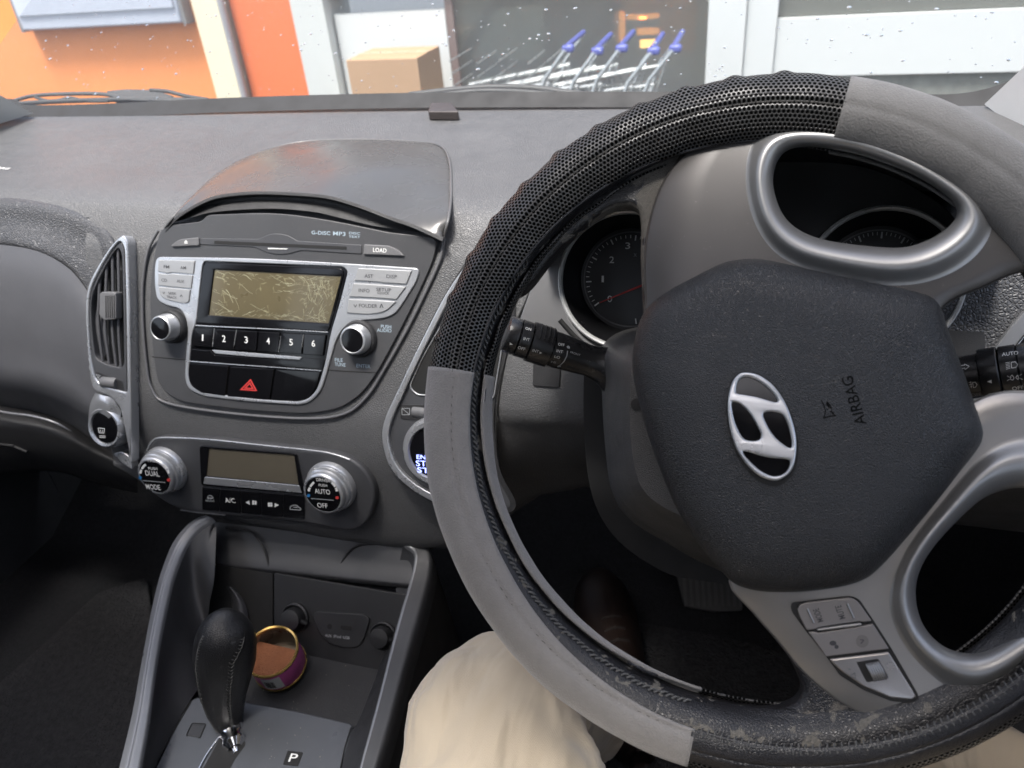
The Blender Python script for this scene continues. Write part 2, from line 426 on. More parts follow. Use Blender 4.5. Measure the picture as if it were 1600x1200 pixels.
def line(p0, p1, w_):
    a, b = V(p0), V(p1); d = (b - a).normalized(); n = V((-d.y, d.x)) * w_ / 2
    return [tuple(a + n), tuple(b + n), tuple(b - n), tuple(a - n)]
def polyl(pts, w_):
    return [line(pts[i], pts[i + 1], w_) for i in range(len(pts) - 1)]
# ------------------------------------------------------------------ setting outside
def Z(z): return CH + z
asphalt_m = mat('wet asphalt', (.06, .06, .058), .35, grain=60, gs=.5, gtype='N', gd=.004, var=.3, vscale=2)
b = MB(); b.add([(-60, -60, 0), (60, -60, 0), (60, 60, 0), (-60, 60, 0)], [(0, 1, 2, 3)])
struct(b.build('ground', asphalt_m))
orange_m = mat('orange wall paint', (.82, .29, .09), .7, var=.14, vscale=1.5, grain=90, gs=.1, gtype='N')
shaded_orange_m = mat('shaded orange wall paint', (.72, .17, .05), .7, var=.06, vscale=1.5)  # same wall orange, deepened to paint in the shade on this strip
cream_m = mat('cream paint', (.78, .70, .50), .6, var=.04, vscale=2)
whitew_m = mat('white wall paint', (.60, .62, .61), .55, var=.04, vscale=2)
offw_m = mat('grey white render', (.55, .57, .55), .7, var=.08, vscale=3)
brown_m = mat('brown frame', (.16, .12, .11), .5)
dkglass_m = mat('dark shop glass', (.13, .135, .12), .08, spec=.6, var=.3, vscale=1.5)
YF = 4.5
def FX(px, py): return W(px, py, Y=YF).x
def FZ(px, py): return W(px, py, Y=YF).z
def wall(name, m, x0, x1, z0, z1, y0, y1, label, cat='wall', kind=None):
    v, f = box_geo(x0, x1, y0, y1, z0, z1)
    o = mk(name, v, f, m); tag(o, label, cat); return o
HT = 3.4
wall('orange_wall', orange_m, -9.5, FX(305, 0), 0, HT, YF, YF + .3, 'bright orange rendered wall at the far left beyond the windscreen')
wall('wall_pillar', cream_m, FX(305, 0) + .004, FX(346, 0), 0, HT, YF - .05, YF + .3, 'narrow cream pillar between the two orange walls', 'pillar')
P = [V((FX(350, 0), YF - .04, 0)), V((FX(350, 0), YF - .04, HT))]
o = tube('drain_pipe', mat('grey pipe', (.32, .32, .33), .5), None, P, .022); tag(o, 'thin grey downpipe running beside the cream pillar', 'pipe')
wall('orange_wall', shaded_orange_m, FX(354, 0), FX(455, 0), 0, HT, YF + .02, YF + .3, 'orange wall strip with painted-in shade between the downpipe and the grey white pillar')
wall('wall_pillar', offw_m, FX(455, 0) + .004, FX(507, 0), 0, HT, YF - .03, YF + .3, 'broad grey white pillar left of the shop entrance', 'pillar')
# wall mounted ledge
v, f = box_geo(FX(45, 20), FX(303, 20) - .03, YF - .10, YF - .002, FZ(180, 38), FZ(180, 38) + .22)
t = thing('utility_box', 'long pale grey metal box fixed to the orange wall', 'box', ((FX(45, 20) + FX(303, 20)) / 2, YF - .1, FZ(180, 38)))
ul_m = mat('pale grey metal', (.50, .54, .62), .4, metal=.2)
bevelled(mk('casing', v, f, ul_m, t), .012)
v, f = box_geo(FX(45, 20) + .02, FX(303, 20) - .05, YF - .114, YF - .102, FZ(180, 38) + .09, FZ(180, 38) + .20); mk('lid', v, f, ul_m, t)
for xx in (FX(45, 20) - .025, FX(303, 20) - .028):
    v, f = box_geo(xx, xx + .022, YF - .09, YF - .004, FZ(180, 38) - .01, FZ(180, 38) + .20); mk('end_cap', v, f, mat('dark end cap', (.2, .2, .2), .6), t)
# shop recess
SX0, SX1 = FX(507, 0) + .004, FX(1108, 0)
wall('shop_back_wall', mat('shop interior', (.22, .235, .21), .8, var=.5, vscale=2.2), SX0, SX1, 0, HT, YF + 1.9, YF + 2.0, 'dim grey green back wall inside the shop behind the trolleys')
wall('shop_fascia', brown_m, SX0, SX1 - .005, FZ(600, -10), HT, YF + .02, YF + .25, 'brown grey header beam above the shop entrance', 'beam')
b = MB()
zt, zb = FZ(600, 21), FZ(600, 150) - .4
xa, xb = FX(515, 22), FX(690, 22)
o = wall('display_panel', whitew_m, xa, xb, max(0, zb), zt, YF + .05, YF + .10, 'white panel standing behind the cardboard box', 'panel')
wall('door_frame', brown_m, xb + .004, xb + .05, 0, FZ(600, -10), YF + .05, YF + .14, 'brown door post just right of the white panel', 'frame')
# cardboard box
y0 = YF - .45
bx0, bx1 = W(545, 120, Y=y0).x, W(655, 120, Y=y0).x
zt = W(600, 92, Y=y0).z
t = thing('cardboard_box', 'brown cardboard box in front of the white panel', 'box', ((bx0 + bx1) / 2, y0 + .17, zt - .42))
card_m = mat('cardboard', (.42, .27, .16), .8, var=.08, vscale=5)
v, f = box_geo(bx0, bx1, y0, y0 + .34, zt - .42, zt); bevelled(mk('carton', v, f, card_m, t), .004)
v, f = box_geo(bx0 + .001, bx1 - .001, y0 + .15, y0 + .2, zt + .0005, zt + .002); mk('tape_strip', v, f, mat('packing tape', (.45, .33, .2), .3), t)
v, f = box_geo(bx0 - .2, bx1 + .3, y0 - .05, y0 + .45, 0, zt - .422); o = bevelled(mk('wooden_plinth', v, f, offw_m), .01); tag(o, 'low pale platform under the cardboard box', 'platform')
# shop glass
o = mk('shop_window', *box_geo(xb + .055, SX1 - .004, YF + .06, YF + .07, 0, FZ(600, -10)), glassmat('shop window glass', (.75, .78, .75), 2.2, film=.5)); tag(o, 'large tinted shop window, sky reflection painted in as haze, behind the trolleys', 'window')  # milky film stands in for the bright sky reflected in the glass
# lit shelf inside the shop
t = thing('lit_shelf', 'warm orange lit shelving glowing inside the shop behind the window', 'shelf', (W(1010, 40, Y=YF + 1.5).x, YF + 1.5, 0))
glow = mat('warm lamp glow', (1, .5, .2), .5, emit=(1, .36, .07), es=1.0)
glow2 = mat('warm lamp core', (1, .6, .3), .5, emit=(1, .5, .15), es=4)
sh_m = mat('orange shelving', (.75, .33, .12), .6)
for (x0, y0_, x1, y1_, mm) in ((962, 18, 975, 66, glow), (970, -10, 1085, 14, sh_m), (980, 24, 1028, 29, glow), (995, 46, 1030, 54, glow), (1000, 64, 1022, 74, glow2), (998, 26, 1010, 30, glow2), (1030, 14, 1085, 80, sh_m)):
    a = W(x0, y0_, Y=YF + 1.5); c = W(x1, y1_, Y=YF + 1.5)
    v, f = box_geo(a.x, c.x, YF + 1.5, YF + 1.55, c.z, a.z); mk('light_strip' if mm is not sh_m else 'shelf_panel', v, f, mm, t)
# car reflection in the glass, built as a shape behind it
t = thing('car_reflection', 'grey green car reflection in the shop window, built as a shape behind it', 'car', (W(800, 100, Y=YF + 1.2).x, YF + 1.2, 0))
pc_m = mat('reflected car body', (.03, .035, .03), .3); pg_m = mat('reflected car glass', (.5, .55, .5), .2)
pts = [(690, 118), (730, 60), (760, 10), (790, -30), (960, -40), (960, 150), (690, 150)]
pc = PL((0, YF + 1.3, CH), (0, -1, 0))
plate('body', pc_m, t, pc, rc(pts, 10), -.3, 0, .01)
plate('window', pg_m, t, pc, rc([(735, 92), (775, 15), (850, 5), (850, 95)], 8), .0, .01, .002)  # window of the reflected car
tube('sill', mat('reflected pale sill', (.6, .62, .6), .4), t, [pc.p(x, y, .02) for x, y in ((690, 140), (740, 128), (800, 118), (860, 112))], .022)
# right hand facade
wall('door_post', whitew_m, FX(1108, 0) + .004, FX(1168, 0), 0, HT, YF - .06, YF + .3, 'white post between the shop window and the white pillar', 'pillar')
wall('wall_pillar', whitew_m, FX(1168, 0) + .004, FX(1217, 0), 0, HT, YF - .03, YF + .3, 'smooth white pillar beside the big white wall panel', 'pillar')
wall('white_panel', whitew_m, FX(1217, 0) + .004, 5, FZ(1400, 116), FZ(1400, 22), YF, YF + .3, 'wide white wall panel filling the right of the windscreen', 'panel')
wall('shop_window', dkglass_m, FX(1217, 0) + .004, 5, FZ(1400, 22) + .004, FZ(1400, 22) + 1.5, YF + .04, YF + .3, 'dark window above the wide white panel', 'window')
wall('white_lintel', whitew_m, FX(1217, 0) + .004, 5, FZ(1400, 22) + 1.51, HT, YF, YF + .3, 'white lintel above the dark window', 'wall')
wall('wall_plinth', mat('mottled grey plinth', (.16, .17, .15), .8, var=.5, vscale=14, dust=.05), FX(1217, 0) + .004, 5, 0, FZ(1400, 116) - .004, YF + .03, YF + .3, 'mottled dark grey plinth below the wide white panel', 'plinth')
# shopping trolleys
ch_m = mat('trolley wire', (.42, .44, .44), .3, metal=.6); blue_m = mat('blue handle plastic', (.09, .11, .36), .35)
def trolley():
    t = thing('shopping_trolley', '', 'shopping trolley', (0, 0, 0), 'nested shopping trolleys')
    f = MB()
    H, Lb = .66, .62
    for s in (-.22, .22):
        f.add(*tube_geo([(0, s, H), (-.10, s, H - .12), (-.22, s, .22), (-.60, s * .8, .16)], .011, n=6))
        f.add(*tube_geo([(-.08, s, H - .14), (-Lb, s * .75, H - .22), (-Lb + .04, s * .7, .38), (-.14, s, .34), (-.08, s, H - .14)], .008, n=6))
        for k in range(7):
            x = -.14 - k * .068; f.add(*tube_geo([(x, s * (1 - .04 * k), H - .155 - .01 * k), (x, s * (1 - .04 * k), .35)], .004, n=5))
        for k in range(3):
            z = H - .22 - k * .07; f.add(*tube_geo([(-.1, s, z), (-Lb + .02, s * .74, z - .02)], .004, n=5))
    for k in range(5):
        z = .38 + k * .06; f.add(*tube_geo([(-Lb + .03, -.16, z), (-Lb + .03, .16, z)], .004, n=5))
    f.build('wire_basket', ch_m, t)
    v, fs = tube_geo([(0, -.20, H + .01), (0, .20, H + .01)], .013, n=10); mk('handle', v, fs, blue_m, t)
    v, fs = box_geo(-.02, .035, -.204, -.16, H - .014, H + .020); bevelled(mk('handle_cap', v, fs, blue_m, t), .01)
    for (x, y) in ((-.22, -.2), (-.22, .2), (-.58, -.16), (-.58, .16)):
        v, fs = lathe_geo((x, y - .012, .05), (0, 1, 0), [(.0, 0), (.05, 0), (.05, .024), (0, .024)], 16); mk('wheel', v, fs, dark_m, t)
    return t
def copy_tree(o, parent=None):
    c = o.copy(); C.objects.link(c)
    if parent: c.parent = parent
    for ch in list(o.children): copy_tree(ch, c)
    return c
tl = ['blue handled trolley at the left end of the nested row', 'second trolley from the left in the nested row', 'middle trolley of the nested row in front of the shop window', 'trolley right of the middle of the nested row, below the lit shelf', 'rightmost trolley of the nested row beside the white post']
t0 = trolley()
for i, px in enumerate((884, 930, 968, 1018, 1052)):
    t = t0 if i == 0 else copy_tree(t0)
    p = W(px, 78 + (i % 2) * 4, Y=3.75); t.location = (p.x, 3.95, p.z - .66 if p.z - .66 > 0 else 0); t['label'] = tl[i]
# ------------------------------------------------------------------ the car's shell round the cabin
floor_m = carpet_m
X0, X1 = -1.17, .42
b = MB()
fz = Z(-.93)
rows = [[(x, y, z) for x in (X0 - .06, -.8, -.45, -.1, X1 + .06)] for (y, z) in ((-1.2, fz), (.75, fz), (.95, fz + .10), (1.15, fz + .38), (1.2, Z(-.3)))]
b.add(*grid_geo(rows)); o = b.build('car_floor', floor_m, smooth=60); struct(o)
b = MB()
lin_m = mat('light headliner', (.34, .335, .32), .9)
doorm = mat('dark door trim', (.05, .05, .052), .6)
# doors below the window line, unseen rear bulkhead added to darken the cabin
b.add(*box_geo(X0 - .05, X0 - .001, -1.2, .80, fz, Z(-.20)))
b.add(*box_geo(X0 - .05, X0 - .001, .801, 1.2, fz, Z(-.40)))
b.add(*box_geo(X1 + .001, X1 + .05, -1.2, .80, fz, Z(-.20)))
b.add(*box_geo(X1 + .001, X1 + .05, .801, 1.2, fz, Z(-.40)))
b.add(*box_geo(X0, X1, -1.26, -1.205, fz, Z(.05)))
for xa_, xb_ in ((X0 - .05, X0 - .001), (X1 + .001, X1 + .05)):
    b.add(*box_geo(xa_, xb_, -1.2, .28, Z(.25), Z(.355))); b.add(*box_geo(xa_, xb_, -.50, -.28, Z(-.198), Z(.249)))  # unseen side rails and pillars added to cut the side light
struct(b.build('cabin_sides', doorm))
added_seat_m = mat('dark added seat cloth', (.035, .035, .037), .9, grain=500, gs=.5, gtype='N')
for sx_, lab_ in ((-.02, 'dark cloth driver seat added out of view to block rear light'), (-.80, 'dark cloth passenger seat added out of view to block rear light')):
    st_ = thing('added_car_seat', lab_, 'seat', (sx_, -.3, fz), 'added front seats')  # unseen seats, put in to block light from behind
    v, f = box_geo(sx_ - .26, sx_ + .26, -.33, .12, fz + .05, fz + .24); bevelled(mk('added_cushion', v, f, added_seat_m, st_), .05, 4)
    v, f = box_geo(sx_ - .25, sx_ + .25, -.62, -.48, fz + .24, Z(.10)); bevelled(mk('added_backrest', v, f, added_seat_m, st_), .05, 4)
    v, f = box_geo(sx_ - .14, sx_ + .14, -.60, -.50, Z(.12), Z(.30)); bevelled(mk('added_headrest', v, f, added_seat_m, st_), .04, 4)
# unseen roof; its opening is shaped to light the knee and wheel
b = MB()
rz0, rz1 = Z(.36), Z(.39)
b.add(*box_geo(X0, X1, -1.2, -.32, rz0, rz1)); b.add(*box_geo(X0, X1, -.05, .28, rz0, rz1))
b.add(*box_geo(X0, -.70, -.319, -.051, rz0, rz1)); b.add(*box_geo(.16, X1, -.319, -.051, rz0, rz1))
struct(b.build('unseen_cabin_roof', lin_m))
# bonnet ahead of the windscreen
bon_m = mat('grey car paint', (.25, .26, .27), .25, coat=1, metal=.3)
rows = [[(x, y, Z(z) - .05 * (abs(x + .4) / .8) ** 2) for x in [(-1.25 + .17 * k) for k in range(11)]] for (y, z) in ((1.12, -.42), (1.4, -.46), (1.8, -.56), (2.1, -.70), (2.2, -.90))]
g = MB(); g.add(*grid_geo(rows)); o = g.build('bonnet', bon_m, smooth=60); tag(o, 'grey car bonnet just below the windscreen', 'bonnet')
# windscreen
wbase = [(-260, 168), (0, 160), (45, 170), (160, 167), (350, 158), (600, 151), (850, 149), (1100, 149), (1300, 149), (1420, 153), (1490, 155), (1545, 145), (1600, 122), (1700, 70)]
SCR = PL(V((0, .97, Z(-.215))), V((0, -.55, .835)))     # the glass plane, leaning back over the dash
WS = thing('windscreen', 'rain spotted windscreen above the dashboard', 'windscreen', (-.4, .97, Z(-.22)))
gl = [SCR.at(-1.2, -.03, .004), SCR.at(.42, -.03, .004), SCR.at(.36, .80, .004), SCR.at(-1.1, .80, .004)]
# plane's v axis runs up the glass
mk('glass', gl, [(0, 1, 2, 3)], glassmat('windscreen glass', (.93, .95, .94), .7, film=.17), WS)
low = [SCR.l(x, y + 14) for x, y in wbase]; up_ = [SCR.l(x, y - (0 if 60 < x < 1480 else 2)) for x, y in wbase]
low = cr(low, 5, False); up_ = cr(up_, 5, False)
vs = [SCR.at(a, b_ - .01, .006) for a, b_ in low] + [SCR.at(a, b_, .006) for a, b_ in up_]
m_ = len(low); mk('black_border', vs, [(i, i + 1, m_ + i + 1, m_ + i) for i in range(m_ - 1)], mat('ceramic black band', (.004, .004, .004), .6), WS)
# rain drops on the outside
drop_m = bpy.data.materials.new('rain water'); drop_m.use_nodes = True
bb = drop_m.node_tree.nodes['Principled BSDF']; bb.inputs['Transmission Weight'].default_value = 1; bb.inputs['IOR'].default_value = 1.33; bb.inputs['Roughness'].default_value = 0.02
g = MB()
for i in range(950):
    a = random.uniform(-1.1, .36); b_ = random.uniform(.0, .62)
    r = .0007 + .0014 * random.random() ** 2.5
    el_ = random.uniform(1.0, 1.7); vs = []; ang = random.uniform(-.3, .3)
    for (rr, hh) in ((1, 0), (.8, .38), (.4, .6)):
        for k in range(8):
            q = 2 * pi * k / 8; x = r * rr * cos(q) * el_; y = r * rr * sin(q)
            vs.append(SCR.at(a + x * cos(ang) - y * sin(ang), b_ + x * sin(ang) + y * cos(ang), -.001 - r * hh))
    vs.append(SCR.at(a, b_, -.001 - r * .66))
    fs = [(j * 8 + k, j * 8 + (k + 1) % 8, (j + 1) * 8 + (k + 1) % 8, (j + 1) * 8 + k) for j in range(2) for k in range(8)] + [(16 + k, 16 + (k + 1) % 8, 24) for k in range(8)] + [tuple(range(8))[::-1]]
    g.add(vs, fs)
struct(g.build('rain_drops', drop_m, smooth=180), 'stuff')
# wipers
wip_m = mat('wiper black', (.05, .05, .055), .5, dust=.05)
def wq(x, y): return SCR.p(x, y, -.02)
t = thing('windscreen_wiper', 'dark wiper arm resting low on the windscreen at the far left', 'wiper', wq(200, 150), 'windscreen wipers')
tube('wiper_arm', wip_m, t, cr([wq(20, 158), wq(50, 150), wq(95, 147), (wq(160, 147)), wq(200, 155), wq(260, 157), wq(330, 158)], 5, False), .004, flat_=.7)
tube('wiper_blade', wip_m, t, cr([wq(-10, 165), wq(60, 160), wq(130, 157), wq(230, 155), wq(300, 157), wq(350, 160)], 5, False), .0035)
vs, fs = plate_geo(PL(SCR.o - SCR.n * .024, SCR.n), [rc([(165, 142), (195, 139), (240, 140), (272, 150), (245, 157), (175, 155)], 3)], -.004, .004, .001); mk('wiper_joint', vs, fs, wip_m, t)
tube('wiper_link', wip_m, t, cr([wq(235, 141), wq(262, 143), wq(290, 150), wq(325, 156)], 5, False), .0028)
tube('wiper_link', wip_m, t, cr([wq(55, 152), wq(80, 158), wq(110, 153), wq(135, 158), wq(170, 158)], 5, False), .0022)
t = thing('windscreen_wiper', 'dark wiper resting on the windscreen in front of the trolleys', 'wiper', wq(760, 145), 'windscreen wipers')
tube('wiper_blade', wip_m, t, cr([wq(640, 149), wq(700, 142), wq(760, 137), wq(830, 138), wq(900, 147), wq(940, 150)], 5, False), .0045)
tube('wiper_arm', wip_m, t, cr([wq(680, 150), wq(740, 143), wq(800, 143), wq(880, 148), wq(1000, 150)], 5, False), .0035)
# roof pillars
pil_m = mat('light pillar trim', (.68, .68, .66), .8, grain=600, gs=.1)
def pillar(base, top, label):
    t_ = mk('roof_pillar', base + top, [(0, 1, 2), (5, 4, 3), (0, 3, 4, 1), (1, 4, 5, 2), (2, 5, 3, 0)], pil_m, smooth=30); tag(t_, label, 'pillar', 'windscreen pillars')
pillar([W(1538, 163, Y=.93), W(1680, 75, Y=.93), W(1720, 300, Y=.78)], [V((.40, .30, Z(.36))), V((.45, .34, Z(.36))), V((.47, .1, Z(.34)))], 'pale fabric pillar trim at the right corner of the windscreen')
pillar([W(52, 177, Y=.93), W(-60, 135, Y=.95), W(-100, 225, Y=.84)], [V((-1.12, .30, Z(.36))), V((-1.2, .34, Z(.36))), V((-1.22, .1, Z(.34)))], 'pale pillar trim at the left corner of the windscreen')
# ------------------------------------------------------------------ dashboard
def G(rows): return [[W(x, y, Y=Y) for x, y, Y in r] for r in rows]
S = PL(W(440, 350, Y=.645), lean(22))
CP = PL(W(400, 740, Y=.555), lean(11))
DT = PL(V((0, .97, Z(-.222))), V((0, -.1, 1)))
D = thing('dashboard', 'dark grey plastic dashboard spanning the cabin below the windscreen', 'dashboard', (-.4, .75, Z(-.60)))
xs = [-1.17, -1.0, -.85, -.7, -.55, -.4, -.25, -.1, .05, .2, .34, .42]
def zb(X):
    pts = [(-.70, -.545), (-.685, -.555), (-.632, -.600), (-.58, -.612), (-.40, -.62), (-.3, -.61), (-.2, -.585), (.42, -.58)]
    for (a, za), (b_, z2) in zip(pts, pts[1:]):
        if X <= b_: return za + (z2 - za) * max(0, (X - a) / (b_ - a))
    return -.58
xs = [-1.19, -1.0, -.85, -.70, -.685, -.66, -.632, -.60, -.56, -.5, -.44, -.38, -.32, -.26, -.2, -.1, 0, .1, .2, .3, .44]
tp_ = [(.968, -.2300), (.94, -.2305), (.90, -.2325), (.82, -.2385), (.75, -.2440), (.70, -.249), (.683, -.2525)]
rows = [[V((x, Y - .05 * max(0, (abs(x + .4) - .45)) * (Y > .93), Z(z))) for x in xs] for Y, z in tp_]
rows.append([V((x, .668, Z(-.2585))) for x in xs]); rows.append([V((x, .655, Z(-.270))) for x in xs])
gl_ = [r[:4] for r in rows]
loft('top_pad', dash_m, D, gl_, 3, 3, smooth=180)
XS = xs[3:]
rows = [r[3:] for r in rows]
prof = [(.643, -.285), (.6333, -.300), (.613, -.35), (.585, -.42), (.573, -.45), (.563, -.49), (.559, -.53)]
def rec(X, z): return max(0, min(1, (X + .27) / .1)) * max(0, -.42 - z) * .75
for Y, z in prof: rows.append([V((X, Y + rec(X, z), Z(z))) for X in XS])
for fr_, Y in ((.5, .555), (.85, .556), (1, .570), (1.06, .60), (1.06, .9)):
    rows.append([V((X, Y + rec(X, -.53 + (zb(X) + .53) * min(fr_, 1)), Z(max(-.53 + (zb(X) + .53) * fr_, -.66)))) for X in XS])
loft('fascia_body', dash_m, D, rows, 2, 4, smooth=180)
# passenger side: padded roll, smooth panel, lid below
r0 = [(-250, 300, .70), (-120, 303, .69), (0, 311, .668), (60, 317, .664), (110, 328, .660), (150, 345, .655), (176, 372, .640), (196, 420, .628)]
r1 = [(-250, 335, .68), (-120, 338, .67), (0, 345, .652), (60, 352, .648), (110, 368, .643), (140, 392, .636), (160, 425, .626), (190, 470, .618)]
r2 = [(-250, 366, .66), (-120, 370, .65), (0, 379, .636), (60, 390, .630), (105, 413, .624), (128, 437, .618), (150, 470, .612), (188, 510, .606)]
r3_ = [(-250, 372, .67), (-120, 376, .66), (0, 386, .648), (60, 397, .642), (105, 420, .636), (130, 446, .628), (150, 480, .620), (188, 520, .612)]
rb = [[(x, y - 10, Y + .03) for x, y, Y in r0]]
loft('passenger_roll', tex_m, D, G([[(x, y - 16, Y + .06) for x, y, Y in r0], r0, r1, r2, r3_]), 5, 5, smooth=180)
q0 = [(-250, 369, .655), (-120, 373, .645), (0, 382, .633), (60, 393, .628), (103, 416, .622), (127, 441, .617), (150, 474, .610), (188, 514, .606)]
q = [q0]
for dy, dY in ((.16, -.012), (.4, -.024), (.62, -.033), (.76, -.040), (.84, -.036), (.90, -.022), (1.0, -.004)):
    bot = [610, 620, 645, 655, 668, 680, 690, 705]
    q.append([(x, y + (bt - y) * dy, Y + dY) for (x, y, Y), bt in zip(q0, bot)])
pas_m = mat('smooth passenger plastic', (.088, .089, .096), .40, grain=1300, gs=.2, dust=.012, vscale=6)
loft('passenger_panel', pas_m, D, G(q), 4, 5, smooth=180)
lid0 = [(-250, 612, .60), (-120, 624, .595), (0, 648, .588), (60, 657, .588), (105, 672, .588), (130, 686, .590), (155, 700, .594), (215, 728, .602)]
lr = [[(x, y - 14, Y + .03) for x, y, Y in lid0]]
for dy, dY in ((6, -.004), (30, -.010), (60, -.008), (82, .004), (90, .03), (92, .2)): lr.append([(x, y + dy * (1.0 if x > -10 else 1.3) * (1 - max(0, x) / 400), Y + dY) for x, y, Y in lid0])
t_ = loft('glovebox_lid', dark_m, D, G(lr), 4, 4, smooth=180)
t_['label'] = 'black glovebox lid below the passenger panel'
tube('trim_strip', mat('thin grey trim', (.22, .22, .23), .3, metal=.3), D, cr([W(x, y, Y=Y) for x, y, Y in [(-250, 600, .590), (-120, 618, .583), (0, 643, .574), (50, 650, .573), (85, 660, .574), (112, 674, .578)]], 6, False), [.0016] * 26 + [.0012, .001, .0008, .0004, .0002], n=8)
tube('shelf_edge', dark_m, D, cr([W(x, y, Y=Y) for x, y, Y in [(-200, 668, .588), (0, 694, .578), (20, 697, .577), (42, 706, .578)]], 6, False), .002, n=8)
# grey sticker text at the left end of the pad
text('BAG', white_m, D, DT, (-6, 263), (12, 265), 4, .0008)
# little black sensor on the far edge
vs, fs = plate_geo(DT, [rc([(668, 174), (673, 160), (706, 160), (717, 174)], 3)], -.002, .008, .002, ); mk('light_sensor', vs, fs, mat('dusty brown black plastic', (.035, .028, .026), .35, dust=.02), D, wn=True)
# display hood over the radio
bk = [(258, 356), (272, 338), (302, 306), (346, 268), (400, 240), (470, 222), (560, 218), (640, 221), (686, 227), (702, 250), (705, 300), (701, 340), (693, 372)]
def Dp(x, y, h=0):
    p = DT.p(x, y, h); s_ = S.p(x, y, h)
    return p if (p - CAM).length < (s_ - CAM).length and p.y > .655 else (s_ if p.y < .655 else p)
fr_ = [(259, 357, .641), (276, 338, .645), (300, 322, .650), (322, 311, .654), (345, 304, .657), (395, 299, .658), (450, 300, .657), (510, 305, .653), (560, 319, .648), (610, 338, .643), (640, 348, .640), (668, 360, .636), (692, 371, .632)]
back = [Dp(x, y, -.001) for x, y in bk]; front = [W(x, y, Y=Y) for x, y, Y in fr_]
mid = []
for i, (a, c) in enumerate(zip(back, front)):
    s_ = sin(pi * i / 12)
    mid.append(a * .45 + c * .55 + V((0, 0, .007 * s_)))
mid0 = [a * .88 + c * .12 + V((0, 0, .004 * sin(pi * i / 12))) for i, (a, c) in enumerate(zip(back, front))]
lip = [c + V((0, -.0012, -.0035)) for c in front]
ft = [(258, 357), (268, 353), (285, 349), (305, 343), (330, 337), (370, 333), (430, 331), (490, 336), (530, 345), (580, 357), (620, 363), (655, 368), (692, 373)]
und = [S.p(x, y - 5, -.002) for x, y in ft]
hood_m = mat('hood plastic', (.060, .059, .057), .25, dust=.01, vscale=14)
loft('display_hood', hood_m, D, [back, mid0, mid, front], 5, 5, smooth=180, thick=.0)
loft('hood_underside', dark_m, D, [front, [c + V((0, -.0015, -.002)) for c in front], lip, [l * .5 + u * .5 + V((0, .01, .002)) for l, u in zip(lip, und)], und], 5, 3, smooth=180)
tube('hood_edge', mat('hood edge grey', (.085, .084, .085), .4), D, cr([Dp(x, y, .0008) for x, y in bk], 5, False), .0014, n=8)
# knee panel details on the driver's side
SK = PL(S.o + S.n * .0, S.n)
pl_ = rc([(833, 566), (876, 572), (874, 606), (832, 603)], 4)
plate('blank_switch', dark_m, D, S, pl_, -.001, .0012, .0006)
tube('panel_seam', vdark_m, D, cr([S.p(x, y, -.0005) for x, y in [(842, 415), (822, 470), (800, 520), (784, 590), (775, 660), (779, 730), (800, 785)]], 6, False), .0009, n=6)
0 and tube('panel_seam', vdark_m, D, cr([W(x, y, Y=Y) for x, y, Y in [(850, 850, .553), (852, 815, .553), (866, 785, .553), (890, 773, .554), (935, 770, .554)]], 6, False), .0009, n=6)
plate('steering_aperture', vdark_m, D, S, cr([(912, 600), (925, 560), (1000, 540), (1160, 600), (1180, 880), (1080, 905), (1000, 872), (945, 818), (918, 740)], 5), -.0005, .0008, 0)

# ------------------------------------------------------------------ air vents
def ringplate(outer, w_):
    return [outer, inset_px(outer, w_)]
def inset_px(p, w_):
    p = dedupe(p)
    s = 1 if area2(p) > 0 else -1
    return inset(p, w_ * s)
VN = thing('air_vent', 'tall silver framed air vent left of the radio, with a round button below it', 'air vent', W(172, 560, Y=.6), 'dashboard air vents')
vo = rc(Z6([(480, 64, 8), (498, 95, 6), (504, 300, 30), (510, 700, 40), (512, 960, 4), (470, 740, 20), (430, 700, 30), (400, 690, 20), (362, 672, 14), (346, 600, 20), (332, 400, 40), (336, 272, 22), (395, 165, 40), (440, 100, 20)]), 4, 5)
vi = rc(Z6([(470, 88, 8), (485, 120, 8), (490, 300, 30), (496, 684, 4), (440, 668, 20), (395, 655, 20), (368, 625, 10), (352, 540, 20), (343, 400, 40), (347, 285, 22), (398, 185, 40), (440, 118, 20)]), 4, 5)
plate('silver_frame', silver_m, VN, S, [vo, vi], -.002, .0105, .0016)
plate('housing', smooth_m, VN, S, [vi, rc(Z6([(464, 112, 8), (476, 150, 8), (482, 400, 30), (484, 572, 6), (472, 588, 6), (420, 575, 6), (372, 552, 14), (358, 440, 30), (354, 310, 18), (400, 210, 30), (440, 140, 12)]), 3, 4)], -.002, .0085, .0010)
flat('duct', vdark_m, VN, S, vi, .0004)
for k, (pts) in enumerate(([(392, 222), (388, 300), (386, 420), (402, 565)], [(418, 185), (414, 300), (412, 440), (428, 575)], [(440, 150), (442, 300), (440, 440), (455, 582)], [(462, 122), (466, 300), (464, 440), (474, 588)])):
    P_ = cr([S.p(*q, .0048) for q in Z6(pts)], 8, False)
    tube('louvre', mat('louvre grey', (.07, .07, .075), .35), VN, P_, .0017, n=8, up=V((0, -1, 0)), flat_=1.0)
plate('vent_tab', grey_m, VN, S, rc(Z6([(388, 295), (398, 290), (452, 292), (452, 398), (405, 402), (386, 380)]), 3), .004, .0135, .0012)
b = MB()
for k in range(5):
    x = 412 + k * 8; b.add(*plate_geo(S, [line(*Z6([(x, 305), (x + 1, 392)]), 1.0)], .0134, .0142, .0002))
b.build('tab_ridges', dark_m, VN)
plate('thumbwheel_recess', dark_m, VN, S, rc(Z6([(372, 600), (480, 640), (486, 690), (440, 675), (375, 640)]), 4), .0080, .0088, .0002)
